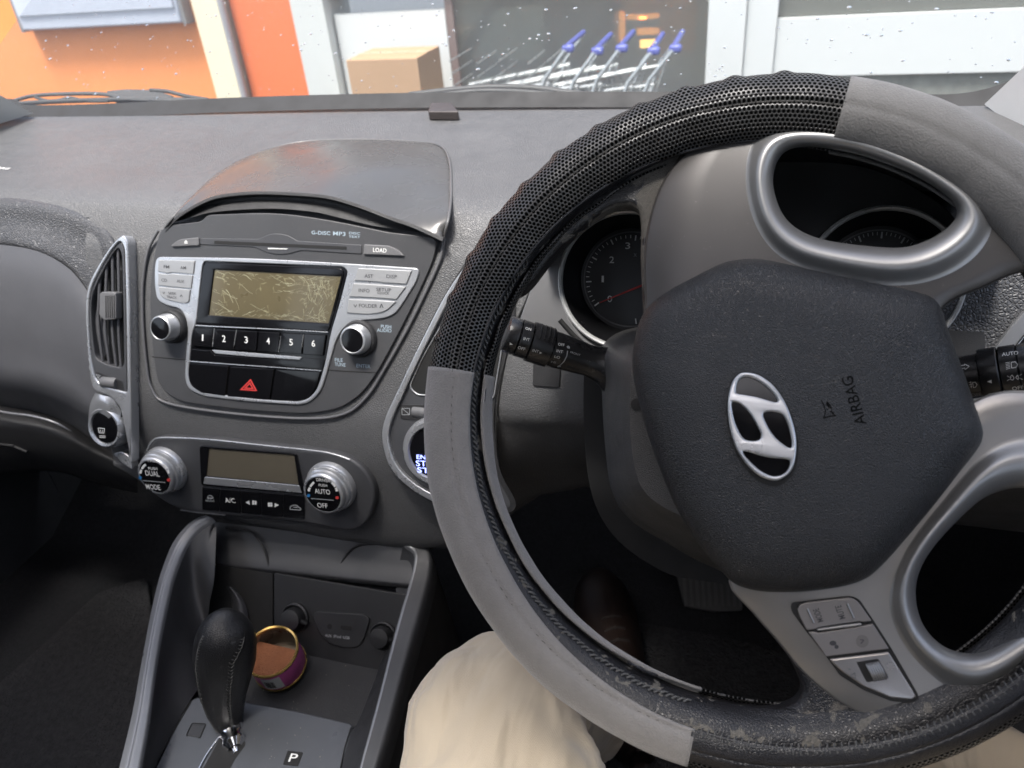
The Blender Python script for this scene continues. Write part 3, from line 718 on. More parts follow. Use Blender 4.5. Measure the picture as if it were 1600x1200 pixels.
vs, fs = lathe_geo(S.p(*Z6([(432, 644)])[0], .0068), V((1, 0, 0)), [(0, -.010), (.0062, -.010), (.0068, -.008), (.0068, .008), (.0062, .010), (0, .010)], 24, ref=V((0, 1, 0))); mk('thumbwheel', vs, fs, grey_m, VN)
marks('close_icon', dim_pr, VN, S, [line(a, c, .8) for a, c in zip(Z6([(374, 612), (374, 612), (392, 618), (374, 630)]), Z6([(392, 618), (392, 636), (374, 630), (392, 636)]))], .0091)
BT = W(*Z6([(405, 818)])[0], Y=.585)
cb = S.p(*Z6([(428, 812)])[0], .0)
k = .0205
vs, fs = lathe_geo(S.p(*Z6([(405, 822)])[0], .012) - S.n * .012, S.n, [(k * 1.22, -.004), (k * 1.2, .004), (k * 1.12, .010), (k * 1.04, .0125), (k * .93, .012), (k * .88, .0095)], 48); mk('button_ring', vs, fs, silver_m, VN)
bt = lathe('button', black_m, VN, S.p(*Z6([(405, 822)])[0], .012) - S.n * .012, S.n, [(k * .88, .008), (k * .86, .0105), (k * .6, .0112), (0, .0114)], 40)
marks('defrost_icon', white_m, bt, S, [line(a, c, .9) for a, c in zip(Z6([(384, 822), (408, 824), (406, 842), (386, 840), (392, 828), (400, 829), (388, 852), (388, 858)]), Z6([(408, 824), (406, 842), (386, 840), (384, 822), (391, 838), (399, 839), (412, 854), (412, 860)]))], .0126)
# silver sweep from the frame down to the ring and the lower tip
g = [[(372, 684), (400, 694), (440, 708), (475, 760)], [(352, 730), (385, 716), (425, 735), (470, 790)], [(345, 790), (370, 760), (420, 780), (485, 850)]]
hh = [[.0095, .0105, .0105, .008], [.006, .0125, .0125, .006], [.002, .009, .0115, .001]]
loft('lower_bezel', silver_m, VN, [[S.p(*Z6([p])[0], h) for p, h in zip(r, hr)] for r, hr in zip(g, hh)], 6, 6, smooth=180)
plate('lower_tip', silver_m, VN, S, rc(Z6([(440, 922), (478, 914), (505, 935), (516, 985), (480, 962)]), 4), -.01, .001, .001)

VR = thing('air_vent', 'silver edged air vent pod right of the radio, partly behind the wheel rim', 'air vent', W(690, 700, Y=.58), 'dashboard air vents')
ro = cr([(745, 392), (700, 452), (660, 528), (622, 608), (601, 655), (597, 690), (612, 735), (650, 770), (705, 797), (770, 805), (806, 790), (780, 730), (772, 640), (790, 560), (805, 480), (790, 400)], 6)
ri = inset_px(ro, 8)
sweep_o = cr([(748, 388), (702, 450), (661, 527), (622, 608), (601, 655), (597, 690), (612, 735), (650, 770), (705, 795), (760, 803)], 6, False)
sweep_i = cr([(752, 398), (709, 456), (669, 532), (631, 612), (611, 658), (607, 690), (621, 729), (656, 761), (708, 785), (760, 794)], 6, False)
plate('silver_frame', silver_m, VR, S, sweep_o + sweep_i[::-1], -.002, .006, .0014)
flat('pod_edge', dark_m, VR, S, ro, .0008)
flat('pod_panel', smooth_m, VR, S, ri, .0012)
sl = rc([(760, 412, 4), (700, 492, 20), (660, 560, 20), (640, 605, 8), (652, 616, 6), (770, 622, 6), (790, 500, 10)], 6)
plate('slot_edge', silver_m, VR, S, [inset_px(sl, -2), sl], .0012, .0028, .0006)
flat('duct', vdark_m, VR, S, sl, .0016)
for a in (0, 1, 2):
    tube('louvre', mat('louvre grey', (.07, .07, .075), .35), VR, [S.p(735 + a * 22, 470, .001), S.p(700 + a * 22, 540, .001), S.p(672 + a * 26, 605, .001)], .0018, n=8)
plate('thumbwheel_recess', dark_m, VR, S, rc([(624, 632), (700, 634), (700, 660), (626, 655)], 3), .0012, .002, .0003)
vs, fs = lathe_geo(S.p(672, 645, -.001), V((1, 0, 0)), [(0, -.018), (.0055, -.018), (.0062, -.016), (.0062, .016), (0, .018)], 24, ref=V((0, 1, 0))); mk('thumbwheel', vs, fs, grey_m, VR)
marks('close_icon', dim_pr, VR, S, polyl([(628, 638), (640, 638), (640, 648), (628, 648), (628, 638), (640, 648)], .8), .0024)
k = .0265
vs, fs = lathe_geo(S.p(677, 708, .012) - S.n * .012, S.n, [(k * 1.34, .001), (k * 1.30, .008), (k * 1.18, .0125), (k * 1.02, .0125), (k * .97, .010)], 56); mk('start_button_ring', vs, fs, silver_m, VR)
sb = lathe('start_button', black_m, VR, S.p(677, 708, .012) - S.n * .012, S.n, [(k * .97, .006), (k * .95, .0105), (0, .0115)], 48)
lit = mat('lit blue lettering', (.3, .35, .9), .5, emit=(.30, .36, 1.0), es=.8)
text('ENGINE', lit, sb, S, (651, 717), (694, 720), 6.5, .0125)
text('START', lit, sb, S, (650, 728), (697, 731), 8.5, .0125)
text('STOP', lit, sb, S, (652, 738), (695, 742), 8, .0125)

# ------------------------------------------------------------------ car radio
R = thing('car_radio', 'car stereo with crazed display, silver frame and preset buttons', 'car radio', S.p(440, 640, 0))
fo = rc(Z3([(110, 118, 30), (330, 90), (360, 55, 20), (720, 40, 60), (1010, 80, 60), (1350, 150), (1612, 178, 14), (1590, 300, 30), (1500, 500, 60), (1400, 700, 60), (1285, 910, 60), (1200, 1030, 60), (1080, 1110, 40), (900, 1138, 60), (500, 1112, 80), (200, 1068, 60), (95, 985, 40), (70, 850, 60), (48, 600, 60), (52, 400, 60), (80, 230, 50)]), 8, 5)
plate('faceplate', fascia_m, R, S, fo, -.004, .0015, .001)
tube('faceplate_edge', mat('edge grey', (.10, .10, .105), .4), R, [S.p(x, y, .0005) for x, y in cr(Z3([(95, 140), (40, 250), (12, 420), (10, 620), (30, 860), (60, 1000), (150, 1080), (500, 1135), (900, 1162), (1110, 1135), (1230, 1040), (1320, 900), (1440, 690), (1540, 490), (1625, 300), (1650, 180)]), 6, False)], .0016, n=8)
hf = .0035
so = rc(Z3([(85, 283, 12), (600, 290, 60), (1100, 318, 60), (1515, 345, 16), (1500, 410, 20), (1420, 540, 30), (1380, 595, 20), (1310, 620, 20), (1200, 625, 30), (1110, 655, 30), (1060, 730, 30), (1035, 820, 30), (1005, 930, 40), (975, 1020, 30), (910, 1078, 30), (850, 1088, 40), (550, 1068, 60), (330, 1038, 60), (255, 1000, 25), (238, 940, 25), (245, 800, 40), (258, 700, 30), (245, 610, 25), (212, 560, 20), (150, 552, 20), (88, 520, 20), (74, 440, 30), (74, 340, 20)]), 8, 5)
si = rc(Z3([(342, 306, 8), (1100, 336, 40), (1125, 362, 12), (1080, 540, 40), (1030, 700, 30), (1008, 830, 30), (985, 920, 30), (955, 1010, 30), (905, 1058, 25), (850, 1070, 30), (600, 1056, 60), (340, 1018, 50), (275, 985, 20), (256, 930, 20), (266, 820, 40), (276, 700, 30), (300, 640, 30), (332, 340, 10)]), 8, 5)
plate('silver_frame', silver_m, R, S, [so, si], .0012, hf, .0009)
flat('frame_backing', black_m, R, S, si, .0018)
# display
do = rc(Z3([(340, 312, 10), (1108, 345, 12), (1020, 690, 6), (296, 655, 6)]), 6, 4)
di = rc(Z3([(398, 352), (1090, 388), (1020, 645), (368, 600)]), 1.5, 3)
dsp = plate('display_window', black_m, R, S, [do, di], .0018, .0034, .0009)
tube('display_edge', silver_m, R, [S.p(*q, .0036) for q in Z3([(298, 655), (420, 662), (700, 675), (1018, 692)])], .0006, n=6)
scr_m = mat('crazed display film', (.085, .068, .032), .30, var=.25, vscale=30, coat=.5)
t = scr_m.node_tree; L = t.links.new; bsd = t.nodes['Principled BSDF']
tc = nn(t, 'ShaderNodeTexCoord'); nz = nn(t, 'ShaderNodeTexNoise'); nz.inputs['Scale'].default_value = 30; nz.inputs['Detail'].default_value = 3
va = nn(t, 'ShaderNodeVectorMath', operation='MULTIPLY_ADD'); va.inputs[1].default_value = (.03,) * 3; L(tc.outputs['Object'], nz.inputs['Vector']); L(nz.outputs['Color'], va.inputs[0]); L(tc.outputs['Object'], va.inputs[2])
vo_ = nn(t, 'ShaderNodeTexVoronoi', feature='DISTANCE_TO_EDGE'); vo_.inputs['Scale'].default_value = 95; L(va.outputs[0], vo_.inputs['Vector'])
nb = nn(t, 'ShaderNodeTexNoise'); nb.inputs['Scale'].default_value = 70; L(tc.outputs['Object'], nb.inputs['Vector'])
m1 = nn(t, 'ShaderNodeMapRange'); m1.inputs[1].default_value = .0; m1.inputs[2].default_value = .05; m1.inputs[3].default_value = 1; m1.inputs[4].default_value = 0; L(vo_.outputs['Distance'], m1.inputs[0])
m2 = nn(t, 'ShaderNodeMapRange'); m2.inputs[1].default_value = .58; m2.inputs[2].default_value = .72; L(nb.outputs['Fac'], m2.inputs[0])
mu = nn(t, 'ShaderNodeMath', operation='MULTIPLY'); L(m1.outputs[0], mu.inputs[0]); L(m2.outputs[0], mu.inputs[1])
mxx = nn(t, 'ShaderNodeMix', data_type='RGBA'); mxx.inputs[7].default_value = (.34, .32, .19, 1); src = bsd.inputs['Base Color'].links[0].from_socket; L(mu.outputs[0], mxx.inputs[0]); L(src, mxx.inputs[6]); L(mxx.outputs[2], bsd.inputs['Base Color'])
sc_o = flat('crazed_screen', scr_m, R, S, di, .0022)
g = MB(); rnd_ = random.Random(3)
for i in range(300):      # peeling scratches of the film, feathering in from the rims
    q_ = rnd_.random()
    if q_ < .35: x = rnd_.uniform(385, 1050); y = rnd_.uniform(570, 622) + (x - 390) * .045; a = rnd_.uniform(-.5, .5)
    elif q_ < .5: x = rnd_.uniform(400, 1070); y = rnd_.uniform(362, 392) + (x - 390) * .05; a = rnd_.uniform(-.6, .6)
    elif q_ < .8: x = rnd_.uniform(880, 1070); y = rnd_.uniform(400, 620); a = rnd_.uniform(1.0, 2.6)
    elif q_ < .92: x = rnd_.uniform(720, 980); y = rnd_.uniform(415, 490); a = rnd_.uniform(-.25, .25)
    else: x = rnd_.uniform(380, 600); y = rnd_.uniform(420, 590); a = rnd_.uniform(.3, .9)
    l_ = rnd_.uniform(8, 60) * (1 if q_ < .92 else 1.6); ptz = []
    for j in range(5):
        ptz.append((x, y)); x += cos(a) * l_ / 4; y += sin(a) * l_ / 4; a += rnd_.uniform(-.35, .35)
    ok = all(372 < p[0] < 1075 - (p[1] - 390) * .27 and 356 + (p[0] - 390) * .05 < p[1] < 598 + (p[0] - 370) * .068 for p in ptz)
    if ok:
        for ln in polyl(Z3(ptz), rnd_.choice([.15, .2, .3, .5])): g.add(*plate_geo(S, [ln], .0021, .0024, 0))
g.build('film_cracks', mat('lifted film', (.34, .33, .22), .35), sc_o)
# preset buttons
tx = [283, 396, 518, 637, 758, 884, 1008]; bx = [281, 388, 508, 628, 748, 876, 992]
for i in range(6):
    def yt(x): return 668 + (x - 283) * .052
    def yb(x): return 768 + (x - 283) * .075
    p = Z3([(tx[i] + 3, yt(tx[i]) + 3), (tx[i + 1] - 3, yt(tx[i + 1]) + 3), (bx[i + 1] - 3, yb(bx[i + 1])), (bx[i] + 3, yb(bx[i]))])
    o = plate('preset_button', black_m, R, S, rc(p, .8, 2), .0018, .0040, .0006)
    cx = (tx[i] + bx[i + 1]) / 2; cy = yt(cx) + 68; nw = 4 if i == 0 else 9
    text(str(i + 1), white_m, o, S, *Z3([(cx - nw, cy), (cx + nw, cy + 1.5)]), 9, .0042, name='numeral')
for x0, x1 in (((400, 672), (390, 770)), ((520, 680), (504, 778)), ((765, 700), (748, 800)), ((884, 705), (870, 808))):
    tube('divider', silver_m, R, [S.p(*q, .0036) for q in Z3([x0, x1])], .0004, n=6)
plate('silver_bar', silver_m, R, S, rc(Z3([(386, 788), (600, 805), (876, 828), (860, 842), (600, 826), (404, 808)]), 1, 3), .0018, .0032, .0004)
plate('cd_door_bar', black_m, R, S, rc(Z3([(276, 785), (380, 793), (400, 816), (600, 832), (868, 850), (890, 832), (1000, 840), (985, 893), (700, 878), (268, 845)]), 1, 3), .0018, .0028, .0004)
tube('divider', silver_m, R, [S.p(*q, .0030) for q in Z3([(266, 850), (480, 866), (740, 884), (980, 902)])], .0005, n=6)
hb = [([(262, 860), (476, 876), (458, 1040), (330, 1022), (270, 985, 30), (256, 930, 20)], 'blank_button'), ([(488, 880), (724, 893), (698, 1056), (470, 1042)], 'hazard_button'), ([(734, 895), (974, 908), (950, 1000, 30), (905, 1052, 30), (850, 1066), (708, 1058)], 'blank_button')]
for p, nm in hb:
    o = plate(nm, black_m, R, S, rc(Z3(p), 1, 3), .0018, .0038, .0006)
    if nm == 'hazard_button':
        tri = Z3([(597, 946), (632, 1012), (538, 1006)])
        tr = lambda k_: [((x - 380) * 1, 0) for x, y in []]
        cx = sum(p_[0] for p_ in tri) / 3; cy = sum(p_[1] for p_ in tri) / 3
        sca = lambda s_: [(cx + (x - cx) * s_, cy + (y - cy) * s_) for x, y in tri]
        flat('warning_triangle', red_m, o, S, [sca(1.0), sca(.74)], .0040); flat('warning_triangle', red_m, o, S, [sca(.58), sca(.32)], .0040)
# function buttons
def fbtn(p, texts, m_=silver_btn, h=.0048):
    o = plate('function_button', m_, R, S, rc(Z3(p), 1, 3), .0018, h, .0008)
    for s_, a, c, hh_ in texts: text(s_, grey_pr, o, S, *Z3([a, c]), hh_, h + .0002)
    return o
fbtn([(94, 299), (292, 304), (284, 378), (165, 368), (150, 374), (92, 362)], [('FM', (125, 345), (155, 346), 4), ('AM', (215, 350), (246, 351), 4)])
fbtn([(94, 372), (148, 378), (165, 374), (281, 384), (272, 456), (150, 445), (92, 437)], [('CD', (112, 417), (143, 419), 4), ('AUX', (196, 422), (236, 425), 4)])
fbtn([(95, 446), (150, 450), (268, 462), (260, 530, 20), (235, 538, 20), (150, 520, 20), (105, 500, 20)], [('SEEK', (150, 487), (194, 490), 3.2), ('TRACK', (140, 506), (196, 511), 3.2), ('v', (118, 485), (132, 486), 3), ('^', (212, 500), (228, 501), 3)])
fbtn([(1180, 343), (1472, 358), (1442, 432), (1312, 424), (1300, 420), (1158, 412)], [('AST', (1216, 396), (1263, 398), 5), ('DISP', (1335, 398), (1392, 401), 5)])
fbtn([(1154, 426), (1305, 434), (1440, 446), (1388, 516), (1284, 506), (1130, 500)], [('INFO', (1184, 474), (1243, 477), 5), ('SETUP', (1280, 468), (1361, 472), 4.6), ('CLOCK', (1285, 484), (1350, 488), 3.4)])
fbtn([(1128, 512), (1280, 518), (1386, 526), (1332, 582, 20), (1240, 597, 20), (1118, 588)], [('FOLDER', (1186, 557), (1286, 560), 5), ('v', (1155, 557), (1176, 558), 4), ('^', (1297, 560), (1319, 561), 6)])
# slot, load and eject buttons, logos
plate('slot_surround', smooth_m, R, S, rc(Z3([(322, 182), (640, 186), (690, 162, 30), (740, 154, 40), (800, 166, 30), (850, 196), (1200, 218), (1200, 268), (870, 248), (800, 268, 30), (730, 272, 30), (660, 250, 20), (620, 230), (318, 216)]), 3, 4), .0012, .0024, .0006)
flat('cd_slot', vdark_m, R, S, rc(Z3([(400, 195), (1118, 227), (1118, 244), (398, 212)]), .6), .0027)
flat('slot_mark', white_m, R, S, Z3([(690, 234), (798, 238), (796, 242), (692, 240)]), .0029)
o = plate('eject_button', grey_m, R, S, rc(Z3([(165, 220), (205, 188, 20), (312, 177), (316, 221), (170, 229)]), 2, 3), .0012, .0040, .0008)
marks('eject_icon', white_m, o, S, [Z3([(245, 192), (254, 203), (236, 203)]), Z3([(236, 206), (254, 206), (254, 210), (236, 210)])], .0042)
o = plate('load_button', grey_m, R, S, rc(Z3([(1212, 214), (1340, 222), (1395, 242, 20), (1430, 278), (1208, 270)]), 2, 3), .0012, .0040, .0008)
text('LOAD', white_m, o, S, *Z3([(1262, 256), (1335, 261)]), 6, .0042)
text('G-DISC', blue_pr, R, S, *Z3([(928, 160), (1030, 165)]), 5, .0018); text('MP3', blue_pr, R, S, *Z3([(1045, 166), (1112, 170)]), 5.5, .0018)
text('DISC', blue_pr, R, S, *Z3([(1132, 160), (1192, 163)]), 3.5, .0018); text('TEXT', blue_pr, R, S, *Z3([(1130, 178), (1192, 181)]), 3, .0018)
text('PUSH', blue_pr, R, S, *Z3([(1305, 670), (1361, 673)]), 5, .0018); text('AUDIO', blue_pr, R, S, *Z3([(1284, 690), (1362, 694)]), 5, .0018)
text('FILE', blue_pr, R, S, *Z3([(1055, 852), (1098, 854)]), 5, .0018); text('TUNE', blue_pr, R, S, *Z3([(1055, 876), (1113, 880)]), 5, .0018)
text('ENTER', blue_pr, R, S, *Z3([(1172, 883), (1248, 888)]), 5, .0018)
tube('panel_joint', vdark_m, R, [S.p(*q, .0014) for q in Z3([(62, 826), (150, 834), (245, 842)])], .0006, n=6)
tube('panel_joint', vdark_m, R, [S.p(*q, .0014) for q in Z3([(1000, 895), (1120, 905), (1280, 912)])], .0006, n=6)
def knob(par, nm, pl, fx, fy, h, r, m_side, m_face, ridges=0, base=None):
    c = pl.p(fx, fy, h) - pl.n * h
    if base: lathe('knob_base', base, par, c, pl.n, [(r * 1.42, 0), (r * 1.36, h * .28), (r * 1.25, h * .36), (r * 1.0, h * .36)], 44)
    k_ = lathe(nm, m_side, par, c, pl.n, [(r * 1.12, h * .1), (r * 1.1, h * .55), (r * 1.06, h * .62), (r * 1.04, h * .85), (r * .99, h * .96), (r * .90, h), (r * .86, h * .985)], 56)
    f_ = lathe('cap', m_face, k_, c, pl.n, [(r * .87, h * .95), (r * .84, h * 1.0), (r * .5, h * 1.015), (0, h * 1.02)], 44)
    return k_, f_
knob(R, 'volume_knob', S, *Z3([(103, 672)])[0], .022, .0132, silver_m, black_m, base=dark_m)
knob(R, 'tuning_knob', S, *Z3([(1148, 738)])[0], .018, .0137, silver_m, black_m, base=dark_m)

# ------------------------------------------------------------------ climate control
K = thing('climate_control', 'oval climate control panel with two silver dials below the radio', 'climate control', CP.p(400, 800, 0))
po = rc(Z4([(172, 200, 20), (215, 158, 20), (270, 148, 20), (500, 158, 60), (800, 190, 60), (1100, 222, 60), (1250, 252, 40), (1350, 320, 40), (1405, 410, 40), (1412, 500, 40), (1380, 600, 40), (1320, 655, 30), (1240, 665, 30), (1140, 640, 40), (900, 598, 60), (600, 578, 60), (400, 560, 40), (290, 520, 40), (180, 440, 40), (130, 340, 30), (135, 260, 30)]), 10, 5)
kh = .006
plate('panel', smooth_m, K, CP, po, -.01, kh, .0035)
tube('panel_edge', silver_m, K, [CP.p(*q, kh - .0008) for q in cr(Z4([(172, 225), (200, 172), (260, 152), (500, 162), (800, 194), (1100, 226), (1200, 246), (1275, 272)]), 6, False)], [.0009] * 43, n=8)
tube('panel_edge', mat('edge grey', (.10, .10, .105), .4), K, [CP.p(*q, kh - .0015) for q in cr(Z4([(355, 545), (460, 560), (600, 572)]), 6, False)], .0008, n=8)
plate('display_bezel', black_m, K, CP, [rc(Z4([(456, 196, 6), (987, 240, 6), (1030, 462, 6), (466, 414, 6)]), 2, 3), rc(Z4([(508, 212), (972, 248), (996, 410), (494, 362)]), 1, 3)], kh, kh + .0014, .0006)
flat('display', mat('grey brown lcd', (.105, .092, .068), .35, var=.12, vscale=20, coat=.4), K, CP, rc(Z4([(508, 212), (972, 248), (996, 410), (494, 362)]), 1, 3), kh + .0003)
plate('display_ledge', silver_m, K, CP, rc(Z4([(486, 366), (1000, 413), (1014, 455), (478, 404)]), 1, 2), kh, kh + .0018, .0005)
sx = [470, 566, 681, 791, 911, 1030]; icons = ['defrost', 'A/C', 'fl', 'fu', 'car']
for i in range(5):
    yt = lambda x: 422 + (x - 470) * .085
    yb = lambda x: 545 + (x - 470) * .09
    a, c = sx[i] + 2, sx[i + 1] - 2
    o = plate('climate_button', black_m, K, CP, rc(Z4([(a, yt(a)), (c, yt(c)), (c, yb(c)), (a, yb(a))]), 1, 2), kh - .001, kh + .0012, .0005)
    hh_ = kh + .0014; cx = (a + c) / 2; cy = yt(cx) + 65
    if i == 1: text('A/C', white_m, o, CP, *Z4([(600, 505), (655, 508)]), 7, hh_)
    if i == 0:
        marks('defrost_icon', dim_pr, o, CP, polyl(Z4([(500, 482), (505, 470), (515, 466), (526, 470), (532, 482), (500, 482)]), 1) + polyl(Z4([(508, 488), (510, 474)]), .8) + polyl(Z4([(520, 490), (521, 474)]), .8), hh_); text('FRONT', dim_pr, o, CP, *Z4([(494, 500), (541, 503)]), 3, hh_)
    fan = lambda X_, Y_: [Z4(circ(X_ + dx, Y_ + dy, 7, 6, 10)) for dx, dy in ((-6, -5), (6, -5), (-6, 6), (6, 6))]
    if i == 2: marks('fan_down_icon', white_m, o, CP, [Z4([(708, 505), (728, 494), (732, 517)])] + [Z4([(745, 495), (754, 494), (754, 516), (745, 517)]), Z4([(757, 497), (768, 497), (768, 516), (757, 516)])], hh_)
    if i == 3: marks('fan_up_icon', white_m, o, CP, [Z4([(888, 519), (868, 508), (866, 531)])] + fan(842, 516), hh_)
    if i == 4: marks('recirculation_icon', dim_pr, o, CP, polyl(Z4([(950, 538), (953, 526), (968, 520), (985, 520), (998, 532), (1007, 536), (1007, 546), (950, 542), (950, 538)]), 1.3) + polyl(Z4([(968, 530), (990, 534), (980, 527)]), 1), hh_)
def dial(fx, fy, h, r, lab, top, mid, bot):
    c = CP.p(fx, fy, h) - CP.n * h
    k_ = thing_part = None
    vs, fs = lathe_geo(c, CP.n, [(r * 1.3, 0), (r * 1.3, .010), (r * 1.24, .0125), (r * 1.17, .013), (r * 1.17, h * .72), (r * 1.10, h * .76), (r * 1.09, h * .90), (r * 1.05, h * .97), (r * .98, h), (r * .93, h * .99)], 64)
    k_ = mk('dial', vs, fs, silver_m, K); k_['label'] = lab
    b = MB()
    for i in range(72):
        a = 2 * pi * i / 72; u = V((1, 0, 0)); v = CP.n.cross(u); d_ = u * cos(a) + v * sin(a); t_ = CP.n.cross(d_)
        p0 = c + d_ * (r * 1.165); q0_ = [p0 + t_ * .00035, p0 - t_ * .00035, p0 + d_ * .0005]
        vv = [q_ + CP.n * .0135 for q_ in q0_] + [q_ + CP.n * (h * .71) for q_ in q0_]
        b.add(vv, [(0, 2, 5, 3), (2, 1, 4, 5), (0, 1, 2), (3, 5, 4)])
    b.build('knurling', silver_m, k_)
    lathe('dial_face', black_m, k_, c, CP.n, [(r * .95, h * .95), (r * .93, h * 1.0), (0, h * 1.005)], 48)
    hh_ = h * 1.005 + .0003
    f = lambda p: (fx + p[0], fy + p[1])
    for s_, a, b_, ch_ in (top, mid, bot) if False else (top + mid + bot): text(s_, white_m, k_, CP, f(a), f(b_), ch_, hh_)
    arcs = []
    for a0, a1 in ((156, 172), (128, 152), (28, 52), (8, 24)):
        n_ = 5; o_ = [(fx + 24 * cos(radians(a0 + (a1 - a0) * i / n_)), fy - 23.5 * sin(radians(a0 + (a1 - a0) * i / n_)) - 2) for i in range(n_ + 1)]
        i_ = [(fx + 20.5 * cos(radians(a0 + (a1 - a0) * i / n_)), fy - 20 * sin(radians(a0 + (a1 - a0) * i / n_)) - 2) for i in range(n_ + 1)]
        arcs.append(o_ + i_[::-1])
    for a_ in arcs: marks('scale_arc', white_m, k_, CP, [a_], hh_)
    marks('cold_dot', bluedot, k_, CP, [circ(fx - 22.3, fy + 1.5, 2.4, n=16)], hh_); marks('warm_dot', red_m, k_, CP, [circ(fx + 22.3, fy + 5, 2.6, n=16)], hh_)
    marks('divider_line', dim_pr, k_, CP, [line((fx - 18, fy + 6), (fx + 17, fy + 9), .9)], hh_)
a1, a2 = Z4([(213, 365)])[0], Z4([(1128, 462)])[0]
dial(a1[0], a1[1], .026, .0214, 'left dial marked DUAL and MODE', [('PASS', (-10, -23), (5, -22.5), 4.5)], [('PUSH', (-9, -11), (5, -10), 4), ('DUAL', (-13, -2), (8.5, 0), 7.5)], [('MODE', (-12, 19), (10, 21), 7.5)])
dial(a2[0], a2[1], .026, .0218, 'right dial marked AUTO and OFF', [('DRIVER', (-10, -21), (12, -19), 5)], [('PUSH', (-6, -13), (7, -12), 4), ('AUTO', (-12, -2), (12, 0), 7.5)], [('OFF', (-8, 20), (8, 21.5), 7.5)])
# ------------------------------------------------------------------ centre console
def Wz(l): return [W(x, y, z=z) for x, y, z in l]
def PJ(p):
    c = M.transposed() @ (V(p) - CAM); return (800 + FPX * c.x / c.z, 600 + FPX * c.y / c.z)
def depth(p): return (M.transposed() @ (V(p) - CAM)).z
cons_m = mat('console plastic', (.026, .027, .030), .40, grain=1200, gs=.25, dust=.012)
rail_m = mat('grey console rail', (.165, .17, .18), .34, metal=.25, grain=1500, gs=.08, dust=.012)
CC = thing('centre_console', 'dark centre console with grey side rails and an open cubby behind the gear lever', 'console', W(430, 1120, z=-.93))
zl = [-.662, -.656, -.650, -.643, -.636, -.628, -.620, -.612, -.604, -.598, -.594]
lo = [(172, 1260), (188, 1195), (206, 1120), (217, 1060), (228, 1000), (239, 945), (252, 895), (270, 850), (290, 824), (306, 812), (322, 806)]
li = [(205, 1265), (217, 1200), (230, 1130), (238, 1070), (248, 1005), (259, 950), (271, 900), (289, 855), (305, 832), (320, 820), (335, 812)]
lm = [(a[0] * .55 + c[0] * .45, a[1] * .55 + c[1] * .45) for a, c in zip(lo, li)]
A = Wz([(x, y, z) for (x, y), z in zip(lo, zl)]); Bm = Wz([(x, y, z + .003) for (x, y), z in zip(lm, zl)]); Bn = Wz([(x, y, z) for (x, y), z in zip(li, zl)])
up = V((0, 0, .0014))
loft('side_rail', rail_m, CC, [[p + V((-.002, 0, -.012)) for p in A], A, [a * .85 + b * .15 + up * .8 for a, b in zip(A, Bm)], [a * .2 + b * .8 + up for a, b in zip(A, Bm)], Bm], 4, 3, smooth=180)
loft('rail_inlay', rail_m, CC, [[p + V((0, 0, -.0015)) for p in Bm], [a * .9 + b * .1 + up * .8 for a, b in zip(Bm, Bn)], [a * .3 + b * .7 + up * .6 for a, b in zip(Bm, Bn)], Bn, [p + V((.001, 0, -.004)) for p in Bn]], 4, 3, smooth=180)
loft('console_side', dark_m, CC, [[p + V((-.002, 0, -.011)) for p in A], [V((p.x - .012, p.y, Z(-.76))) for p in A], [V((p.x - .02, p.y, Z(-.93))) for p in A]], 2, 2, smooth=180)
zr = [-.662, -.656, -.650, -.644, -.638, -.630, -.622, -.612, -.604, -.600]
ri_ = [(548, 1265), (562, 1200), (578, 1140), (594, 1080), (609, 1020), (625, 960), (640, 910), (648, 875), (645, 860), (632, 851)]
ro_ = [(572, 1268), (588, 1205), (606, 1145), (622, 1085), (638, 1025), (655, 965), (668, 915), (674, 878), (668, 852), (650, 838)]
A2 = Wz([(x, y, z) for (x, y), z in zip(ri_, zr)]); B2 = Wz([(x, y, z - .002) for (x, y), z in zip(ro_, zr)])
loft('side_rail', rail_m, CC, [[p + V((-.001, 0, -.005)) for p in A2], A2, [a * .84 + b * .16 + up * .8 for a, b in zip(A2, B2)]], 4, 3, smooth=180)
loft('rail_outer', cons_m, CC, [[a * .84 + b * .16 + up * .6 for a, b in zip(A2, B2)], [a * .4 + b * .6 + up * .9 for a, b in zip(A2, B2)], B2, [p + V((.004, 0, -.02)) for p in B2]], 4, 3, smooth=180)
loft('console_side', dark_m, CC, [[p + V((.003, 0, -.018)) for p in B2], [V((p.x + .02, p.y, Z(-.78))) for p in B2], [V((p.x + .03, p.y, Z(-.93))) for p in B2]], 2, 2, smooth=180)
# inner walls: rail edge down to deck and cubby
dkz = -.692; cbz = -.716
lb = Wz([(228, 1265, dkz), (243, 1200, dkz), (262, 1160, dkz), (282, 1120, dkz), (300, 1090, dkz), (318, 1060, -.70), (322, 1020, -.705), (324, 980, -.69), (328, 940, -.66), (335, 900, -.636), (338, 822, -.604)])
loft('inner_wall', cons_m, CC, [[p + V((.001, 0, -.004)) for p in Bn], [a * .55 + b * .45 + V((-.004, 0, -.004)) for a, b in zip(Bn, lb)], lb], 4, 5, smooth=180)
rb_ = Wz([(520, 1265, dkz), (533, 1200, dkz), (546, 1150, dkz), (560, 1128, dkz), (575, 1090, -.71), (590, 1050, -.714), (610, 985, -.685), (618, 930, -.65), (622, 890, -.63), (630, 852, -.602)])
loft('inner_wall', cons_m, CC, [[p + V((-.001, 0, -.005)) for p in A2], [a * .5 + b * .5 + V((.003, 0, -.004)) for a, b in zip(A2, rb_)], rb_], 4, 5, smooth=180)
